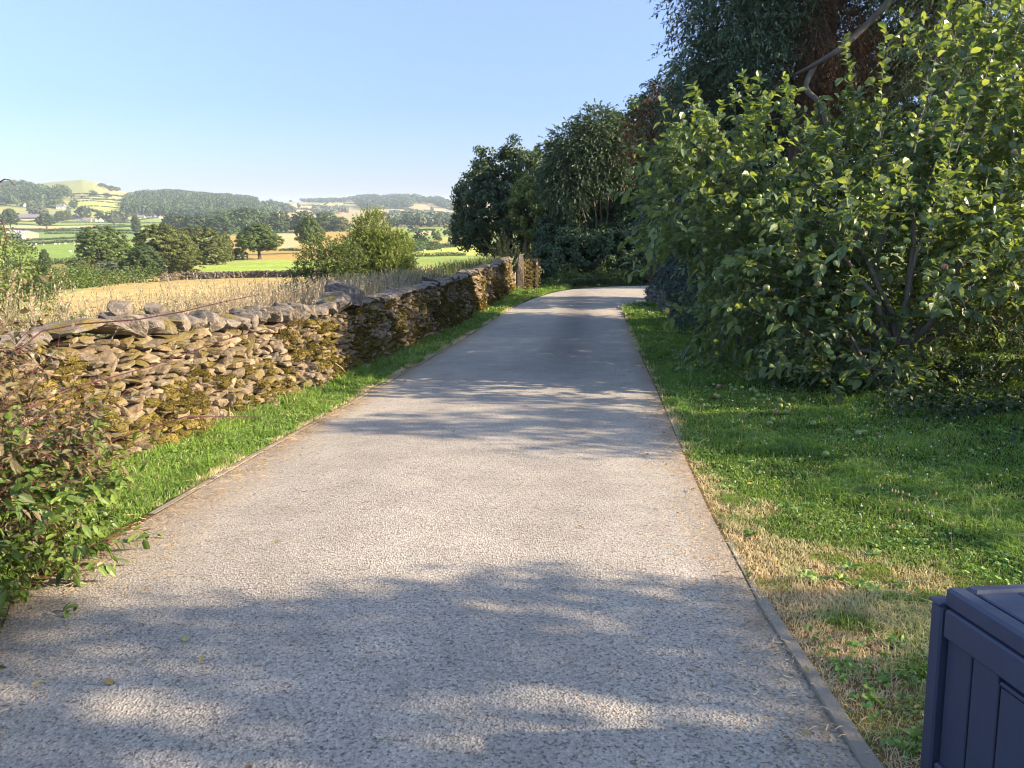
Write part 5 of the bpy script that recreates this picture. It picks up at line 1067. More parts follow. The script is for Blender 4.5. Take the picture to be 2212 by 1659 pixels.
# ---------- beyond the bend
puff("dark_broadleaf_tree", on(-.2, 45), [(-.9, 45, 1.0, 2.4, 2.4, 2.1), (1.2, 45.5, .8, 2.2, 2.2, 2.2), (-1.9, 44.6, 2.0, 1.4, 1.4, 1.6), (.2, 46, 3.2, 1.9, 1.8, 1.8), (-2.4, 45, .1, 1.2, 1.2, 1.0), (-1.6, 45, 3.5, .7, .8, 1.4), (.1, 45.2, 4.2, .6, .6, 1.2)], 760, 52, .34, .062, leafmat("broadleaf", [(0, (.03, .058, .028)), (.6, (.048, .085, .035)), (1, (.08, .13, .05))], .25, .45, .4, (1.4, 1.45, .5), .3, .7), "dark full broadleaf tree rising beyond the end of the wall", "tree", 81, .2)
puff("airy_tree", on(2.2, 47.5), [(2.2, 47.5, 4.3, 1.5, 1.2, 1.1), (3.0, 47.5, 4.9, .9, .8, .7), (1.2, 47.5, 3.6, 1.2, 1.1, 1.0), (2.6, 47.5, 3.0, 1.1, 1.0, 1.1)], 120, 50, .30, .06, TM['light'], "thin topped tree with sunlit gaps behind the dark broadleaf tree", "tree", 82, .12)
puff("sunlit_shrub", on(1.0, 42.3), [(1.0, 42.3, 1.5, 1.2, 1.0, 1.8), (1.5, 42.5, 2.3, .7, .7, 1.0)], 160, 70, .24, .04, TM['light'], "yellow green rounded shrub in front of the dark broadleaf tree", "shrub", 83, .08)
wb = on(4.2, 38.6, -.05); wt = thing("weeping_tree", wb, "pale stemmed weeping tree with narrow hanging leaves at the bend", "tree"); rng = R_(84)
wlm = leafmat("weeping_leaf", [(0, (.055, .09, .05)), (.6, (.085, .13, .065)), (1, (.12, .175, .09))], .18, .5, .35, (1.2, 1.3, .6), .25, .8)
leafy(wt, wb, [(3.5, 38.2, 3.9, 2.0, 1.4, 1.7), (2.6, 38.0, 2.8, 1.2, 1.1, 1.5), (5.0, 38.4, 4.2, 1.3, 1.2, 1.4), (4.2, 38.3, 5.2, 1.2, 1.1, 1.0)], 4600, .55, .40, 11, .15, .055, wlm, rng, .6, .25, .4, 1.0, False, False, .005, .35)
st_ = []
for i, (x, u_) in enumerate([(0, 0), (.25, .1), (-.25, -.1), (.5, .25), (.12, .3)]): st_.append(tube([wb + [x, u_, 0], wb + [x*1.5 - .1, u_, 1.5], wb + [x*2.2, u_, 3.0], wb + [x*3.5 - .3, u_, 5.0]], [.07, .055, .045, .02], 7))
mesh("stems", *join(*st_), BARKG, wt, wb, True)
puff("tall_hedgerow_tree", on(6.0, 42.5), [(5.0, 43, 3.2, 2.2, 1.8, 2.6), (7.0, 41.5, 4.2, 2.0, 1.8, 3.0), (5.9, 43, 5.2, 1.5, 1.4, 1.5), (4.0, 43.5, 4.4, 1.2, 1.2, 1.4), (8.5, 40, 2.5, 2.2, 2, 3.2), (3.5, 43.5, .6, 2.6, 1.4, 2.6), (6.5, 43, 1.0, 2.6, 1.4, 2.6)], 1000, 52, .36, .065, TM['mid'], "tall leafy tree with yellowish sunlit top behind the weeping tree", "tree", 85, .2)
rb = on(6.7, 27.7); rdt = thing("russet_conifer", rb, "half dead russet brown conifer showing between the dark trees", "tree"); rng = R_(86)
leafy(rdt, rb, [(4.6, 28, 4.1, .55, .8, 1.0), (5.0, 28, 3.0, .5, .6, .9), (5.2, 27.8, 5.0, .6, .7, .8)], 420, .5, .6, 14, .13, .045, dead, rng, .6, .1, .4, 1, False, True, .006, .5)
leafy(rdt, rb, [(5.7, 28, 2.6, .9, .9, 2.0), (6.3, 27.8, 4.2, 1.2, 1, 2.6), (5.2, 28.2, 4.6, .7, .6, 1.4), (7.2, 27, 2, 1.3, 1, 3)], 2600, .6, .5, 14, .15, .05, cym, rng, .8, .1, .4, 1, False, False, part="green_foliage")
mesh("trunk", *tube([rb, rb + [.1, 0, 3], rb + [.3, 0, 6.]], [.14, .1, .03], 8), BARKR, rdt, rb, True)
bank = [(x, 37.3 + .10*(x-1.6)**1.3 + R_(int(x*10)).normal()*.2, z_, .75, .8, h_) for x, z_, h_ in [(1.9, -1.4, 1.3), (2.5, -1.0, 1.7), (3.2, -.8, 1.6), (3.9, -1.0, 1.5), (4.6, -.9, 1.7), (5.4, -.8, 1.7), (6.3, -.7, 1.7), (7.3, -.6, 1.7), (8.4, -.5, 1.8), (9.6, -.5, 1.8)]] + [(2.4, 38.3, .1, .9, .7, 1.3), (5.6, 38.9, .5, 1.3, .8, 1.6), (3.6, 39.6, .3, 1.3, .7, 1.8), (6.8, 38.6, .9, 1.4, .9, 1.9), (2.4, 40, -.2, 1.2, .8, 1.8), (1.7, 38.6, -.6, .6, .7, 1.6)]
puff('verge_bush', on(3.0, 36.2), [(2.1, 35.5, -1.9, .5, .4, .5), (2.8, 36.1, -1.8, .6, .4, .6), (3.6, 36.5, -1.9, .5, .4, .45), (4.4, 36.9, -1.7, .6, .4, .6), (5.2, 37.0, -1.8, .6, .4, .5), (6.1, 37.2, -1.6, .6, .4, .6)], 260, 50, .2, .03, TM['mid'], 'lighter green scrub sloping down to the lane at the foot of the hedge bank', 'bush', 187, .03, .6)
hg = puff("roadside_hedge", on(3.6, 37.6), bank, 1500, 52, .26, .045, hm_, "dark ivy covered hedge bank round the outside of the bend", "hedge", 87, .05, .75)
rng = R_(88); k = []; x = rng.uniform(1.7, 7.5, 5200); y = np.interp(x, [1.7, 2.5, 4.2, 6.5, 8], [33.4, 34.9, 36.2, 37.0, 37.3]) + np.abs(rng.normal(size=5200))*.28; z = height(x, y)
V, F = blades(x, y, .12 + .32*rng.random(5200), np.full(5200, .016), rng, .9, z); V2 = lv_quad(np.stack([x, y, z + .1 + .25*rng.random(5200)], 1), nz(rng.normal(size=(5200, 3)) + UP), .04, rng)
tag(mesh("verge_weeds", *join((V, F), V2), leafmat("verge_weed", [(0, (.04, .08, .03)), (.7, (.08, .13, .045)), (1, (.16, .18, .08))], .2)), "rough weeds and grass at the foot of the hedge bank", "weeds", kind="stuff")
puff("purple_shrub", on(5.5, 28.2), [(5.5, 28.2, -.75, .45, .5, .75)], 90, 60, .12, .022, TM['copper'], "small dark purple leaved shrub above the rockery", "shrub", 89, .03)
puff("holly_bush", on(6.3, 25.2), [(5.9, 25.2, .5, 1.1, 1.0, 2.0), (6.8, 25, 2.2, 1.4, 1.1, 2.0), (7.4, 24.5, .5, 1.4, 1.1, 2.0)], 320, 60, .22, .035, hm_, "tall dark evergreen bush behind the juniper", "bush", 90, .07)
puff("ground_conifer", on(5.5, 25.4), [(5.4, 26.2, -1.1, .55, .6, .5), (5.6, 24.8, -1.0, .7, .7, .6), (5.25, 27.2, -1.35, .45, .5, .35)], 150, 60, .12, .02, jum, "low spreading evergreen trailing over the rockery stones", "shrub", 91, .02)
puff("golden_shrub", on(5.1, 22.6), [(5.0, 22.6, -1.25, .5, .6, .4), (5.3, 21.4, -1.1, .6, .7, .5), (4.9, 19.3, -1.0, .6, .6, .5)], 110, 60, .10, .016, TM['light'], "low yellow green shrub beside the rockery wall", "shrub", 92, .02)
rw = on(5.0, 25); rk = thing("rockery_wall", rw, "low grey retaining wall of rough stones at the lawn edge before the bend", "wall"); rg = R_(93)
s = rg.random(60)*3.6; lv_ = (np.arange(60) % 4)*.12 + .06; rx = 5.0 - s*.02; ry = 26.9 - s*.95
V, F = stone_batch(np.stack([rx + rg.normal(size=60)*.05, ry, height(rx, ry) + lv_], 1), np.stack([rg.uniform(.3, .45, 60), rg.uniform(.25, .55, 60), rg.uniform(.12, .2, 60)], 1), rotm(rg.normal(size=60)*.3, rg.normal(size=60)*.12, rg.normal(size=60)*.15), rg, 7)
mesh("rockery_stones", V, F, stonemat("rockery_stone", [(.12, .115, .105), (.20, .19, .175)], .2), rk, rw)
tag(mesh("flat_stone", *stone_batch(np.array([on(5.5, 27.7, .10)]), np.array([[.5, .4, .16]]), rotm(np.array([.3]), np.zeros(1), np.array([.1])), R_(94), 6), cpm, None, on(5.5, 27.7, .10)), "pale flat stone at the corner of the lawn by the bend", "stone")
# masses behind on the right, and trees out of frame whose shadows cross the lane
puff("evergreen_tree", on(11.5, 19.6), [(10, 19.6, 3.5, 2.6, 1.4, 4.0), (13, 18.5, 4.5, 3.0, 1.8, 4.6), (11, 19, 8.0, 2.8, 1.6, 3.2), (7.6, 21.3, 1.6, 1.4, .9, 2.2), (15.5, 17, 3.5, 2.4, 1.8, 3.8)], 400, 52, .42, .07, hm_, "dense dark evergreen filling the gap behind the conifers", "tree", 95, .25)
puff("garden_shrub", on(8.6, 13.2), [(8.6, 13.4, .4, 1.8, .9, 1.6), (11.2, 13, .6, 1.8, 1.3, 1.8), (6.4, 14.2, -.1, 1.6, .6, 1.0), (5.7, 14.0, -.8, 1.3, .5, .7), (7.2, 13.2, -.5, 1.3, .5, .9)], 420, 60, .22, .032, TM['olive'], "olive green shrub in the shade behind the apple trunk", "shrub", 96, .06)
puff("overhanging_tree", on(13.5, 32.7), [(14, 33.6, 4.8, 2.8, 2.2, 2.4), (17.5, 34.5, 5.0, 3.0, 2.4, 3.2), (11.2, 34.3, 5.0, 1.8, 1.6, 1.5), (20, 32.6, 4, 2.5, 1.4, 4), (24, 34, 3, 2.5, 2.4, 4.5)], 460, 50, .45, .08, TM['dark'], "tree arching over the lane beyond the bend", "tree", 97, .2)
lime = puff("lime_tree", on(9.6, .0), [(9.2, -.2, 3.5, 2.0, 2.6, 1.6), (9.6, -2.4, 4.2, 2.2, 2.4, 2.0), (9.0, 1.6, 3.65, 1.4, 1.3, .8), (8.6, 2.5, 3.0, .9, .7, .7), (10.2, 1.0, 5.2, 1.6, 1.3, 1.0), (11, -4, 4, 2.4, 2.4, 2.2), (9.4, -.5, 1.6, 1.8, 2.2, 1.2), (8.9, 1.7, 4.4, 1.1, 1.0, .7), (9.2, 2.3, 2.2, .8, .7, .7)], 520, 44, .36, .065, TM['mid'], "garden tree beside the viewer shading the tarmac", "tree", 98, .18, .35)
lime.location.y -= .3
puff("hazel_bush", on(9.4, 6.3), [(9.4, 6.3, 2.0, 1.3, 1.1, 2.2), (9.9, 6.7, 3.6, 1.3, 1.0, 1.2), (9.6, 8.0, 2.6, 1.0, 1.0, 1.4), (9.0, 6.4, .4, 1.2, .9, 1.4)], 240, 46, .30, .05, TM['mid'], "tall hazel bush just outside the lawn", "bush", 99, .08, .4)
puff("bramble_bank", on(7.0, 5.2), [(7.0, 5.2, .35, 1.0, 1.15, 1.3), (7.3, 3.4, .4, 1.0, 1.0, 1.35), (6.6, 7.6, -.1, 1.1, 1.0, 1.2), (7.0, 6.4, .35, 1.0, .9, 1.3), (8.2, 6.6, .4, 1.2, 1.6, 1.6), (7.6, 2.0, .5, 1.1, 1.3, 1.3), (8.4, 4.9, .8, 1.0, 1.6, 1.4)], 900, 50, .20, .034, hm_, "dark bramble bank at the lawn's outer edge", "bush", 100, .03, .6)
# undergrowth at the right edge
rng = R_(101); ub = on(6.4, 9.0)
ug = thing("bramble", ub, "tangled dark brambles and nettles in the shade right of the apple trunk", "bush")
leafy(ug, ub, [(6.3, 9.3, -.4, 1.0, .8, .65), (7.2, 9.0, .1, 1.1, .9, 1.0), (6.9, 10.3, .1, 1.2, .8, 1.2), (8.2, 10.4, .6, 1.2, .9, 1.5)], 620, .5, .25, 11, .06, .036, leafmat("bramble_leaf", [(0, (.035, .065, .022)), (.6, (.055, .095, .03)), (1, (.10, .14, .045))], .25, .5, .35, (1.3, 1.3, .5)), rng, .7, .5, .2, 1., False, True, .004, .9)
def fern(loc, R0, nf, seed, label):
    rg = R_(seed); t = thing("fern", loc, label, "fern"); Vs = []
    for i in range(nf):
        a = rg.uniform(0, 6.28); L = R0*rg.uniform(.7, 1.1); d = nz(np.array([math.cos(a), math.sin(a), 1.0])); tt = np.linspace(.12, 1, 26); pts = d*L*tt[:, None]; pts[:, 2] -= .75*L*tt**2; Vs.append(tube(pts + loc, .004*(1.1-tt), 3))
        T = nz(np.gradient(pts, axis=0)); S = nz(np.cross(T, UP)); wl_ = .26*L*np.sin(np.pi*np.clip(tt*.93+.05, 0, 1))**.8
        for sg in (-1, 1): Vs.append(lv_dir(pts + loc, nz(S*sg + T*.45), wl_, np.full(26, .026*L/.6), rg, .05, .25))
    V, F = join(*Vs); mesh("fronds", V, F, leafmat("fern_frond", [(0, (.06, .11, .03)), (1, (.13, .19, .05))], .3), t, loc); return t
fern(on(6.05, 8.5), .75, 11, 1, "green fern at the lawn edge in front of the brambles"); fern(on(6.6, 8.0), .8, 10, 2, "fern with long fronds nearest the lawn's outer side"); fern(on(6.9, 9.6, .3), .8, 9, 3, "fern standing higher on the bank behind the brambles")
rng = R_(102); N = 16000; x = rng.uniform(3.6, 7.6, N); y = rng.uniform(5.6, 11.8, N); k = (fbm(x, y, 1.3, 2) > .40) & (x > 5.0 - .28*(y-7) + .3*rng.normal(size=N)) ; x, y = x[k], y[k]
V, F = lv_quad(np.stack([x, y, height(x, y) + .03 + .17*rng.random(len(x))], 1), UP + rng.normal(size=(len(x), 3))*.6, .020 + .022*rng.random(len(x)), rng, .8)
tag(mesh("ground_cover", V, F, leafmat("ground_cover_leaf", [(0, (.022, .045, .018)), (1, (.05, .09, .032))], .2)), "low creeping leaves under the apple tree and brambles", "ground cover", kind="stuff")

# ---------- behind the wall
rng = R_(110)
willm = leafmat("willow_leaf", [(0, (.13, .18, .05)), (.5, (.21, .27, .075)), (1, (.32, .37, .14))], .3, .5, .35, (1.35, 1.35, .5), .25, .8)
wb = on(-6.6, 36); wl_ = thing("willow_tree", wb, "pale yellow green willow with upright feathery shoots beyond the wall", "tree")
leafy(wl_, wb, [(-6.9, 36, -.8, 1.15, 1.2, 1.6), (-5.9, 36, -1.1, 1.2, 1.2, 1.6), (-6.5, 36, .4, .8, .9, 1.0), (-5.4, 36, -.5, .8, .8, .9), (-5.2, 36.1, -2.0, .9, 1.0, 1.2), (-7.5, 36, -1.9, .8, 1., 1.2), (-6.2, 36, -2.4, 1.6, 1, .8)], 4200, .42, .06, 18, .105, .042, willm, rng, .55, .8, .35, .98, False, True, .004, .65, .2, .1, willm)
mesh("trunk", *limbs(wb, [wb + [x, 0, z] for x, z in [(-.9, 2.6), (-.3, 3.6), (.3, 3.4), (.9, 2.6), (1.3, 1.8), (-.6, 3.), (.6, 2.2)]], .07, rng, .1, 5, 7, split=wb + [0, 0, .25]), BARKG, wl_, wb, True)
ab_ = on(-7.5, 32.5); at_ = thing("slender_tree", ab_, "slender dark stemmed tree with open leafy crown left of the willow", "tree")
leafy(at_, ab_, [(-8.0, 32.5, -.7, 1.2, 1.1, .95), (-7.2, 32.5, -.9, 1.0, 1.0, 1.1), (-8.9, 32.6, -1.5, .7, .8, .6), (-7.0, 32.5, -2.0, .7, .7, .5)], 900, .5, .15, 16, .10, .05, TM['mid'], rng, .6, .5, .2, .95, False, True, .006, .8, smat=BARK)
mesh("trunk", *limbs(ab_, [ab_ + [x, 0, z] for x, z in [(-1.2, 2.), (-.8, 2.7), (-.3, 2.9), (.3, 2.6), (.5, 1.8), (-.5, 2.)]], .06, rng, .2, 6, 7, split=ab_ + [0, 0, .35]), BARK, at_, ab_, True)
puff("hawthorn_bush", on(-7.9, 27.5), [(-7.9, 27.5, -2.0, 1.0, .9, .95), (-7.0, 27.6, -2.1, .9, .8, .85), (-6.2, 27.8, -2.2, .8, .8, .7)], 260, 60, .16, .028, hm_, "dark low hawthorn bush just beyond the wall under the willow", "bush", 111, .04)
puff("yellow_bush", on(-10.9, 16.5), [(-11.0, 16.5, .05, .75, .9, 1.2), (-10.5, 16.7, -.9, .65, .8, 1.1)], 190, 60, .2, .026, willm, "yellow green bush at the field edge behind the shrub", "bush", 112, .05)
eb = on(-.15, 33.6, .3); el = thing("elder_sapling", eb, "young leafy shrub standing in the long grass behind the gatepost", "shrub")
leafy(el, eb, [(-.1, 33.8, -.9, .75, .6, .6), (-.5, 33.8, -.6, .5, .5, .9), (.35, 33.8, -1.0, .4, .4, .5)], 170, .9, .05, 18, .06, .035, TM['mid'], rng, .3, 1.1, .1, .8, False, True, .006, .9)
def stalks(n, yr, off, hr, rng, mats, name, label, seedf=.5, lean=.25, wd=.0022, col=None, dens=None):
    y = rng.uniform(*yr, n); w_ = np.abs(rng.normal(size=n))*off[1] + off[0]; x = wall_x(y) - w_
    if dens is not None: k = rng.random(n) < dens(y); x, y = x[k], y[k]
    n = len(x); h = rng.uniform(*hr, n); d = nz(np.concatenate([rng.normal(size=(n, 2))*lean, np.ones((n, 1))], 1)); o = np.stack([x, y, height(x, y)], 1); gg = rng.uniform(0, .25, n); dd = np.hypot(x, y)
    W = strand_wood(o, d, h, gg, wd*np.clip(dd/7, 1, 6), rng, 6, 3, .5, .012)
    sh = rng.random(n) < seedf; o2 = o[sh]; d2 = d[sh]; h2 = h[sh]; tt = rng.uniform(.78, 1.02, (len(o2), 14)); pos = o2[:, None] + d2[:, None]*(h2[:, None]*tt)[..., None]; pos[..., 2] -= gg[sh][:, None]*h2[:, None]*tt**2
    ld = nz(d2[:, None] + rng.normal(size=pos.shape)*.35); S = lv_dir(pos.reshape(-1, 3), ld.reshape(-1, 3), .028, np.repeat(.007*np.clip(dd[sh]/7, 1, 4), 14), rng, .1, .1)
    bx = rng.choice(n, n//2); B_ = strands(o[bx], nz(d[bx] + rng.normal(size=(len(bx), 3))*.3), h[bx]*.6, .3, 2, rng, .4); LB = lv_dir(B_[0], B_[1], .22, .008*np.repeat(np.clip(dd[bx]/7, 1, 4), 2), rng, .1, .5)
    V, F = join(W, S, LB); return tag(mesh(name, V, F, mats), label, "grass", kind="stuff")
dgm = leafmat("dry_stalk", [(0, (.30, .24, .15)), (.5, (.44, .36, .24)), (1, (.58, .50, .36))], .15, .8, .1, (1.1, 1., .7), .15, 2.)
ggm = leafmat("long_grass_blade", [(0, (.12, .16, .05)), (.6, (.20, .24, .09)), (1, (.34, .34, .17))], .25, .7, .2, (1.2, 1.2, .6), .2, 1.)
stalks(4200, (10.0, 23), (.6, 1.4), (.7, 1.15), R_(113), dgm, "dry_grass", "pale bleached grass stalks standing behind the wall", .5, dens=lambda y: np.interp(y, [10.5, 12, 14, 21, 23], [.1, .5, 1, 1, .3]))
stalks(1700, (4.6, 11.5), (.55, .6), (.75, 1.3), R_(114), dgm, "dry_grass", "scattered tall bleached grass heads behind the near wall", .8, .35)
stalks(4800, (19, 36), (.55, 1.3), (.6, 1.05), R_(115), ggm, "long_grass", "greener long grass behind the far part of the wall", .3, wd=.003)
stalks(1600, (4, 11), (.55, 1.2), (.4, .75), R_(116), ggm, "long_grass", "lower green grass between the weeds behind the near wall", .2)
# nettles and weeds behind the near wall
nlm = leafmat("nettle_leaf", [(0, (.11, .15, .045)), (.6, (.18, .22, .07)), (1, (.28, .30, .12))], .3, .6, .2, (1.3, 1.3, .5), .2, 3.)
for i, (u, Y, hh, lb) in enumerate([(330, 8.4, 1.05, "tall nettle behind the pointed stone"), (450, 8.6, 1.1, "tall nettle next to the perched pale block"), (240, 7.6, .95, "leafy weed between the two stones on the near wall"), (150, 7.4, 1.0, "bushy nettle behind the nearest coping slab"),
      (90, 7.0, .9, "pale leafy weed nearest the frame edge behind the wall"), (390, 9.4, 1.0, "nettle with drooping leaves further back from the wall"), (620, 11.5, .95, "leafy weed behind the leaning coping stones"), (690, 12.5, .95, "second leafy weed behind the leaning coping stones"), (770, 14.5, 1.1, "willowherb clump beside the highest boulder")]):
    x = (u-1106)/1640*Y; b_ = on(x, Y); rg = R_(120+i); t = thing("weed", b_, lb, "plant"); ns_ = 9; o = b_ + rg.normal(size=(ns_, 3))*[.12, .12, 0]; d = nz(rg.normal(size=(ns_, 3))*.18 + UP); L = hh*rg.uniform(.6, 1.05, ns_)
    q, ld = strands(o, d, L, .05, 26, rg, 1.1, .15); V, F = lv_dir(q, ld - UP*.15, .075*(.6+.6*rg.random(len(q))), .03, rg, .2, .3, 1., True); mesh("leaves", V, F, nlm, t, b_)
    mesh("stems", *strand_wood(o, d, L, .05, .004, rg, 6, 4, .4, .01), nlm, t, b_)
# ---------- reddish stemmed shrub at the near end of the verge
sb = on(-3.15, 3.3); shb = thing("shrub", sb, "bushy shrub with arching dark red stems and bronze green leaves over the road edge", "shrub"); rng = R_(130)
slm = leafmat("shrub_leaf_green", [(0, (.06, .11, .025)), (.5, (.11, .18, .04)), (1, (.19, .28, .06))], .3, .42, .45, (1.4, 1.4, .45), .15, 4.); slb = leafmat("shrub_leaf_bronze", [(0, (.09, .075, .04)), (.5, (.13, .12, .05)), (1, (.20, .15, .085))], .22, .5, .35, (1.3, 1.1, .5), .2, 4.)
rsm = plain("red_stem", (.095, .035, .04), .5, .3, 10)
SL = [(-2.95, 3.35, .02, .62, .62, .52), (-2.65, 2.95, -.08, .42, .42, .36), (-2.85, 4.0, .0, .55, .5, .5), (-3.3, 3.2, .35, .7, .7, .5), (-2.55, 3.5, -.15, .38, .4, .3), (-3.1, 2.5, .1, .7, .5, .6)]
leafy(shb, sb, SL, 760, .34, .12, 13, .072, .033, slm, rng, .7, .35, .2, 1., True, True, .0028, .95, .2, .25, rsm)
leafy(shb, sb, [(-3.05, 3.7, .40, .65, .65, .42), (-3.45, 3.9, .62, .6, .6, .4), (-2.7, 3.9, .25, .45, .5, .3), (-3.5, 4.4, .75, .5, .5, .35)], 520, .36, .15, 10, .060, .027, slb, rng, .6, .5, .2, 1., True, True, .0028, .95, .25, .3, rsm, "bronze_foliage")
o = sb + np.array([0, .2, .25]) + rng.normal(size=(190, 3))*[.22, .45, .1]; d = nz(rng.normal(size=(190, 3))*[.35, .45, .25] + [.45, .55, .95]); L = rng.uniform(.6, 1.45, 190); gg = rng.uniform(.1, .45, 190)
W = strand_wood(o, d, L, gg, .0040, rng, 10, 5, .3, .012); arc = tube([(-3.6, 3.7, .35), P(0, 790, 4.5), P(90, 715, 4.7), P(170, 700, 4.8), P(300, 690, 4.9), P(400, 672, 5.0), P(470, 655, 5.1), P(560, 636, 5.2)], [.006, .006, .0055, .005, .0045, .004, .003, .002], 5)
arc2 = tube([(-3.4, 3.6, .2), P(150, 840, 4.5), P(330, 790, 4.8), P(480, 735, 5.), P(660, 690, 5.2)], [.006, .005, .004, .003, .002], 5); arc3 = tube([(-3.5, 3.4, .3), P(100, 980, 4.2), P(230, 955, 4.6), P(400, 900, 4.8), P(560, 900, 5.0), P(780, 950, 5.2)][:5], [.006, .0055, .005, .004, .002], 5)
tw = tube([sb + [-.1, .1, .2], [-3.0, 3.45, .7], P(-60, 520, 3.6), P(-15, 420, 3.6), P(0, 393, 3.6), P(10, 387, 3.6), P(20, 388, 3.6), P(33, 402, 3.6)], [.005, .005, .004, .004, .0035, .003, .0025, .0015], 5); tw2 = tube([sb + [-.05, .05, .2], [-2.95, 3.3, .6], P(-40, 560, 3.4), P(-8, 470, 3.4), P(6, 480, 3.4), P(14, 510, 3.4), P(6, 540, 3.4)], [.005, .0045, .004, .0035, .003, .0025, .0015], 5)
mesh("arching_stems", *join(W, arc, arc2, arc3, tw, tw2), rsm, shb, sb)
q, ld = strands(o, d, L, gg, 9, rng, .8, .3); V, F = lv_dir(q, ld, .055, .024, rng, .25, .3, 1., True); mesh("stem_leaves", V, F, slb, shb, sb)["kind"] = "stuff"

# ================================================================== SMALL THINGS
# ribwort seed heads
stm_ = leafmat("plantain_stem", [(0, (.20, .24, .10)), (1, (.30, .30, .15))], .1); hdm = plain("plantain_head", (.42, .30, .19), .9, .3, 60)
z8 = lambda x, y: ((2700 + x*.7065)*.54, (1900 + y*.7065)*.54)
heads = [(1228, 95, 2), (1247, 100, 2), (1262, 105, 2), (1288, 105, 2), (1323, 120, 3), (1285, 148, 2), (1356, 165, 3), (1408, 185, 3), (1479, 115, 3), (1270, 205, 3), (1320, 210, 3), (1435, 222, 3), (1226, 298, 3), (1570, 282, 2), (1158, 68, 2), (1052, 250, 2), (1156, 255, 2)]
heads2 = [(387, 920), (428, 945), (462, 955), (516, 915), (340, 958), (650, 958), (1015, 1185), (1408, 1310), (1725, 1360)]
def ribwort(u, v, label, grp, k):
    g = G(u, v + 45 + 12*(k % 3)) if k >= 0 else G(u, v+60); top = P(u, v, g[1]); rg = R_(300 + abs(k)); t = thing("plantain_stalk", g, label, "plant", grp); Hh = top - g; mid = Hh*.5 + rg.normal(size=3)*[.012, .01, 0]
    mesh("stem", *tube([g, g + mid*.5 + [0, 0, .01], g + mid, g + Hh], [.0016, .0015, .0013, .0012], 5), stm_, t, g); r = np.array([.001, .0045, .006, .0055, .0035, .001]); zz = np.linspace(-.004, .024, 6)
    mesh("seed_head", *tube([g + Hh + [rg.normal()*.0005, 0, z_] for z_ in zz], r, 7), hdm, t, g)
for k, (x, y, _) in enumerate(heads): ribwort(*z8(x, y), "thin stalk with pale pink plantain seed head in the cluster on the near shaded lawn", "plantain stalks on the near lawn", k)
for k, (x, y) in enumerate(heads2[:6]): ribwort(*Z7(x, y), "thin plantain stalk by the kerb, up the lane from the nearer cluster", "plantain stalks by the kerb", k + 30)
# little weed on the kerb
g = on(right_x(3.72)+.02, 3.72, .0); g[2] = road_z(3.72); rg = R_(350); t = thing("weed", g, "tiny feathery weed sprouting through the tarmac edge at the kerb", "plant"); o = np.repeat(g[None], 7, 0); d = nz(rg.normal(size=(7, 3))*.3 + UP); L = rg.uniform(.05, .11, 7)
q, ld = strands(o, d, L, .0, 14, rg, .8); mesh("leaves", *lv_dir(q, ld, .014, .005, rg), nlm, t, g); mesh("stems", *strand_wood(o, d, L, .0, .0012, rg), nlm, t, g)
rl = R_(360); N = 420; xl = np.where(rl.random(N) < .6, rl.normal(4.3, 1.2, N), rl.uniform(-2.2, 2.2, N)); yl = np.where(xl > 2.2, rl.normal(9.3, 1.5, N), rl.uniform(2.1, 14, N)); kk = (yl > 2) & (yl < 14); xl, yl = xl[kk], yl[kk]
onr = (xl > left_x(yl)) & (xl < right_x(yl)); edge_ = rl.random(len(xl)) < .65; xl = np.where(onr & edge_, np.where(xl > 0, right_x(yl) - np.abs(rl.normal(size=len(xl)))*.15, left_x(yl) + np.abs(rl.normal(size=len(xl)))*.2), xl)
zl = np.where((xl > left_x(yl)) & (xl < right_x(yl)), road_z(yl) + .034, height(xl, yl) + .045)
al_ = rl.random(len(xl))*6.283; V, F = lv_dir(np.stack([xl, yl, zl], 1), np.stack([np.cos(al_), np.sin(al_), rl.normal(size=len(xl))*.1], 1), rl.uniform(.02, .06, len(xl)), rl.uniform(.015, .035, len(xl)), rl, .2, .05, 3., True)
tag(mesh("fallen_leaves", V, F, leafmat("fallen_leaf", [(0, (.14, .07, .03)), (.5, (.26, .17, .06)), (1, (.36, .32, .10))], .1, .7)), "brown and yellow fallen leaves dotted on the lane edge and under the apple tree", "leaves", kind="stuff")
# ---------- storage box
nav, n, l, p_, out_ = mat("navy_plastic"); tcx = n.new("ShaderNodeTexCoord").outputs["Object"]; mp = n.new("ShaderNodeMapping"); mp.inputs["Scale"].default_value = (6, 6, .6); l.new(tcx, mp.inputs[0])
gr = noise(n, l, 14, 5, .65, mp.outputs[0]); du = noise(n, l, 3, 4, .6, tcx)
l.new(mixc(n, l, ramp(n, l, du, .4, .75, 0, .55), mixc(n, l, gr, (.034, .044, .076), (.046, .059, .102)), (.07, .08, .13)), p_.inputs["Base Color"]); p_.inputs["Roughness"].default_value = .55; bump(n, l, gr, .25, .002, p_)
cz = on(1.31, 2.1)
yawb = math.radians(-4.7); slope = math.atan(.091)
bx = thing("storage_box", (1.31, 2.1, road_z(2.1)), "navy blue plastic garden storage box with slatted sides on the parched grass", "storage box", None, -yawb*0 + math.radians(4.7)*1)
bx.rotation_euler = (-slope, 0, math.radians(4.7))
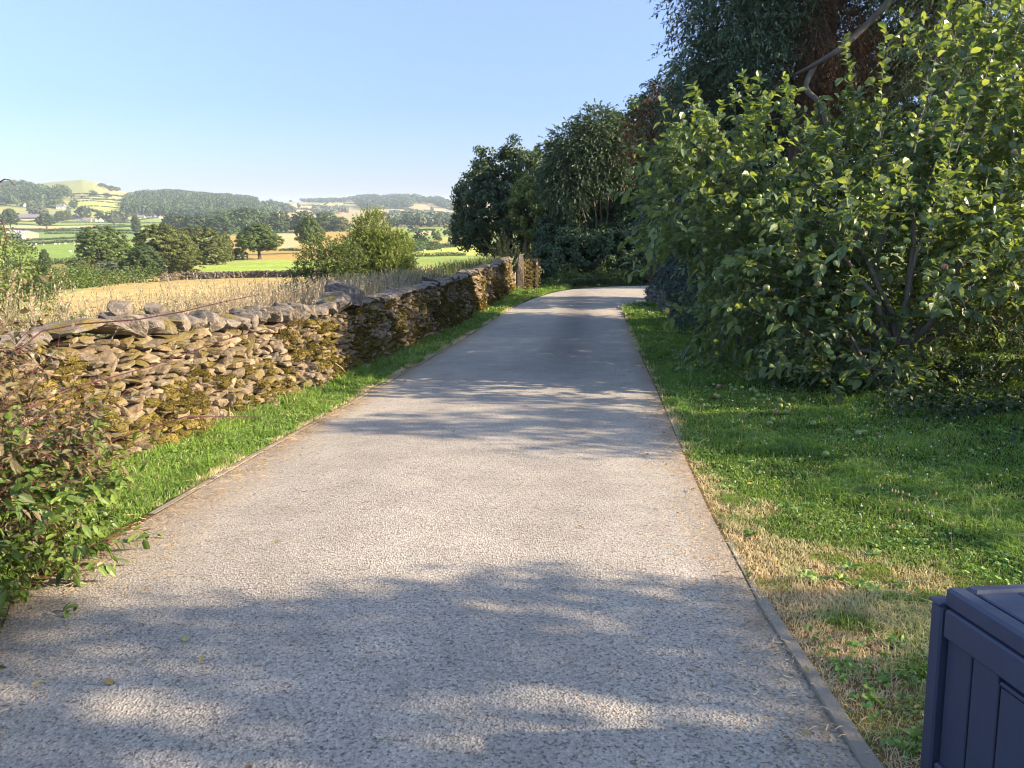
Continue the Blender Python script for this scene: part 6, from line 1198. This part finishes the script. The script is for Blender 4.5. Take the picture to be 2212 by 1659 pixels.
# local: x to the right, y away from the viewer, origin at the far-left foot; body extends towards -y
Lg, Dp, Ht = 1.25, .60, .60
def pb(nm, boxes, par=bx, mt=nav):
    b = MB()
    for c, d, *r in boxes: b.box(c, d, bev=(r[0] if r else .006))
    return b.build(nm, mt, par, smooth=False)
pb("corner_post", [((.028, -.026, Ht/2), (.052, .052, Ht)), ((.060, -.030, Ht/2 - .02), (.016, .03, Ht-.04))]); pb("corner_post", [((Dp-.028, -.026, Ht/2), (.052, .052, Ht))]); pb("corner_post", [((.028, -Lg+.026, Ht/2), (.052, .052, Ht))]); pb("corner_post", [((Dp-.028, -Lg+.026, Ht/2), (.052, .052, Ht))])
pb("post_cap", [((.024, -.022, Ht + .006), (.056, .056, .012), .004)])
sl = pb("side_panel", [((.022, -Lg/2, Ht-.047), (.030, Lg-.115, .092)), ((.022, -Lg/2, .05), (.03, Lg-.115, .09))])
nb_ = 10; bw = (Lg - .11)/nb_
for i in range(nb_):
    yc = -.055 - bw*(i+.5); hc = .46 if not 2 <= i <= 4 else .38
    pb("board", [((.034, yc, .095 + hc/2 - .005), (.018, bw-.007, hc), .003)], sl)
pb("panel_back", [((.048, -Lg/2, .30), (.012, Lg-.12, .45), .002)], sl)
pb("handle_recess", [((.040, -.055-bw*3.5, .515), (.010, bw*3-.02, .05), .003), ((.028, -.055-bw*3.5, .487), (.026, bw*3-.02, .012), .003), ((.026, -.055-bw*2+.002, .505), (.022, .012, .05), .003)], sl)
pb("end_panel", [((Dp/2, -.020, Ht/2), (Dp-.115, .022, Ht-.03))]); pb("end_panel", [((Dp/2, -Lg+.020, Ht/2), (Dp-.115, .022, Ht-.03))]); pb("side_panel", [((Dp-.022, -Lg/2, Ht/2), (.030, Lg-.115, Ht-.03))])
ld_ = pb("lid", [((Dp/2+.022, -Lg/2-.04, Ht + .026), (Dp-.050, Lg-.06, .040), .008)])
pb("lid_rim", [((.044, -Lg/2 - .030, Ht + .030), (.056, Lg-.02, .062), .009), ((Dp/2+.045, -.064, Ht + .0315), (Dp-.06, .048, .061), .009)], ld_)
for i in range(4): pb("lid_board", [((.078 + .130*(i+.5), -Lg/2-.05, Ht + .050), (.124, Lg-.09, .018), .004)], ld_)
# ---------- haze
hz = MB().box((0, 0, 36), (18400, 18400, 144)); hm, n, l, p_, out_ = mat("haze"); n.remove(p_); pv = n.new("ShaderNodeVolumePrincipled"); pv.inputs["Color"].default_value = (.70, .84, 1., 1); pv.inputs["Density"].default_value = HAZE
l.new(pv.outputs[0], out_.inputs["Volume"])
if HAZE > 0: tag(hz.build("haze", hm), kind="stuff")
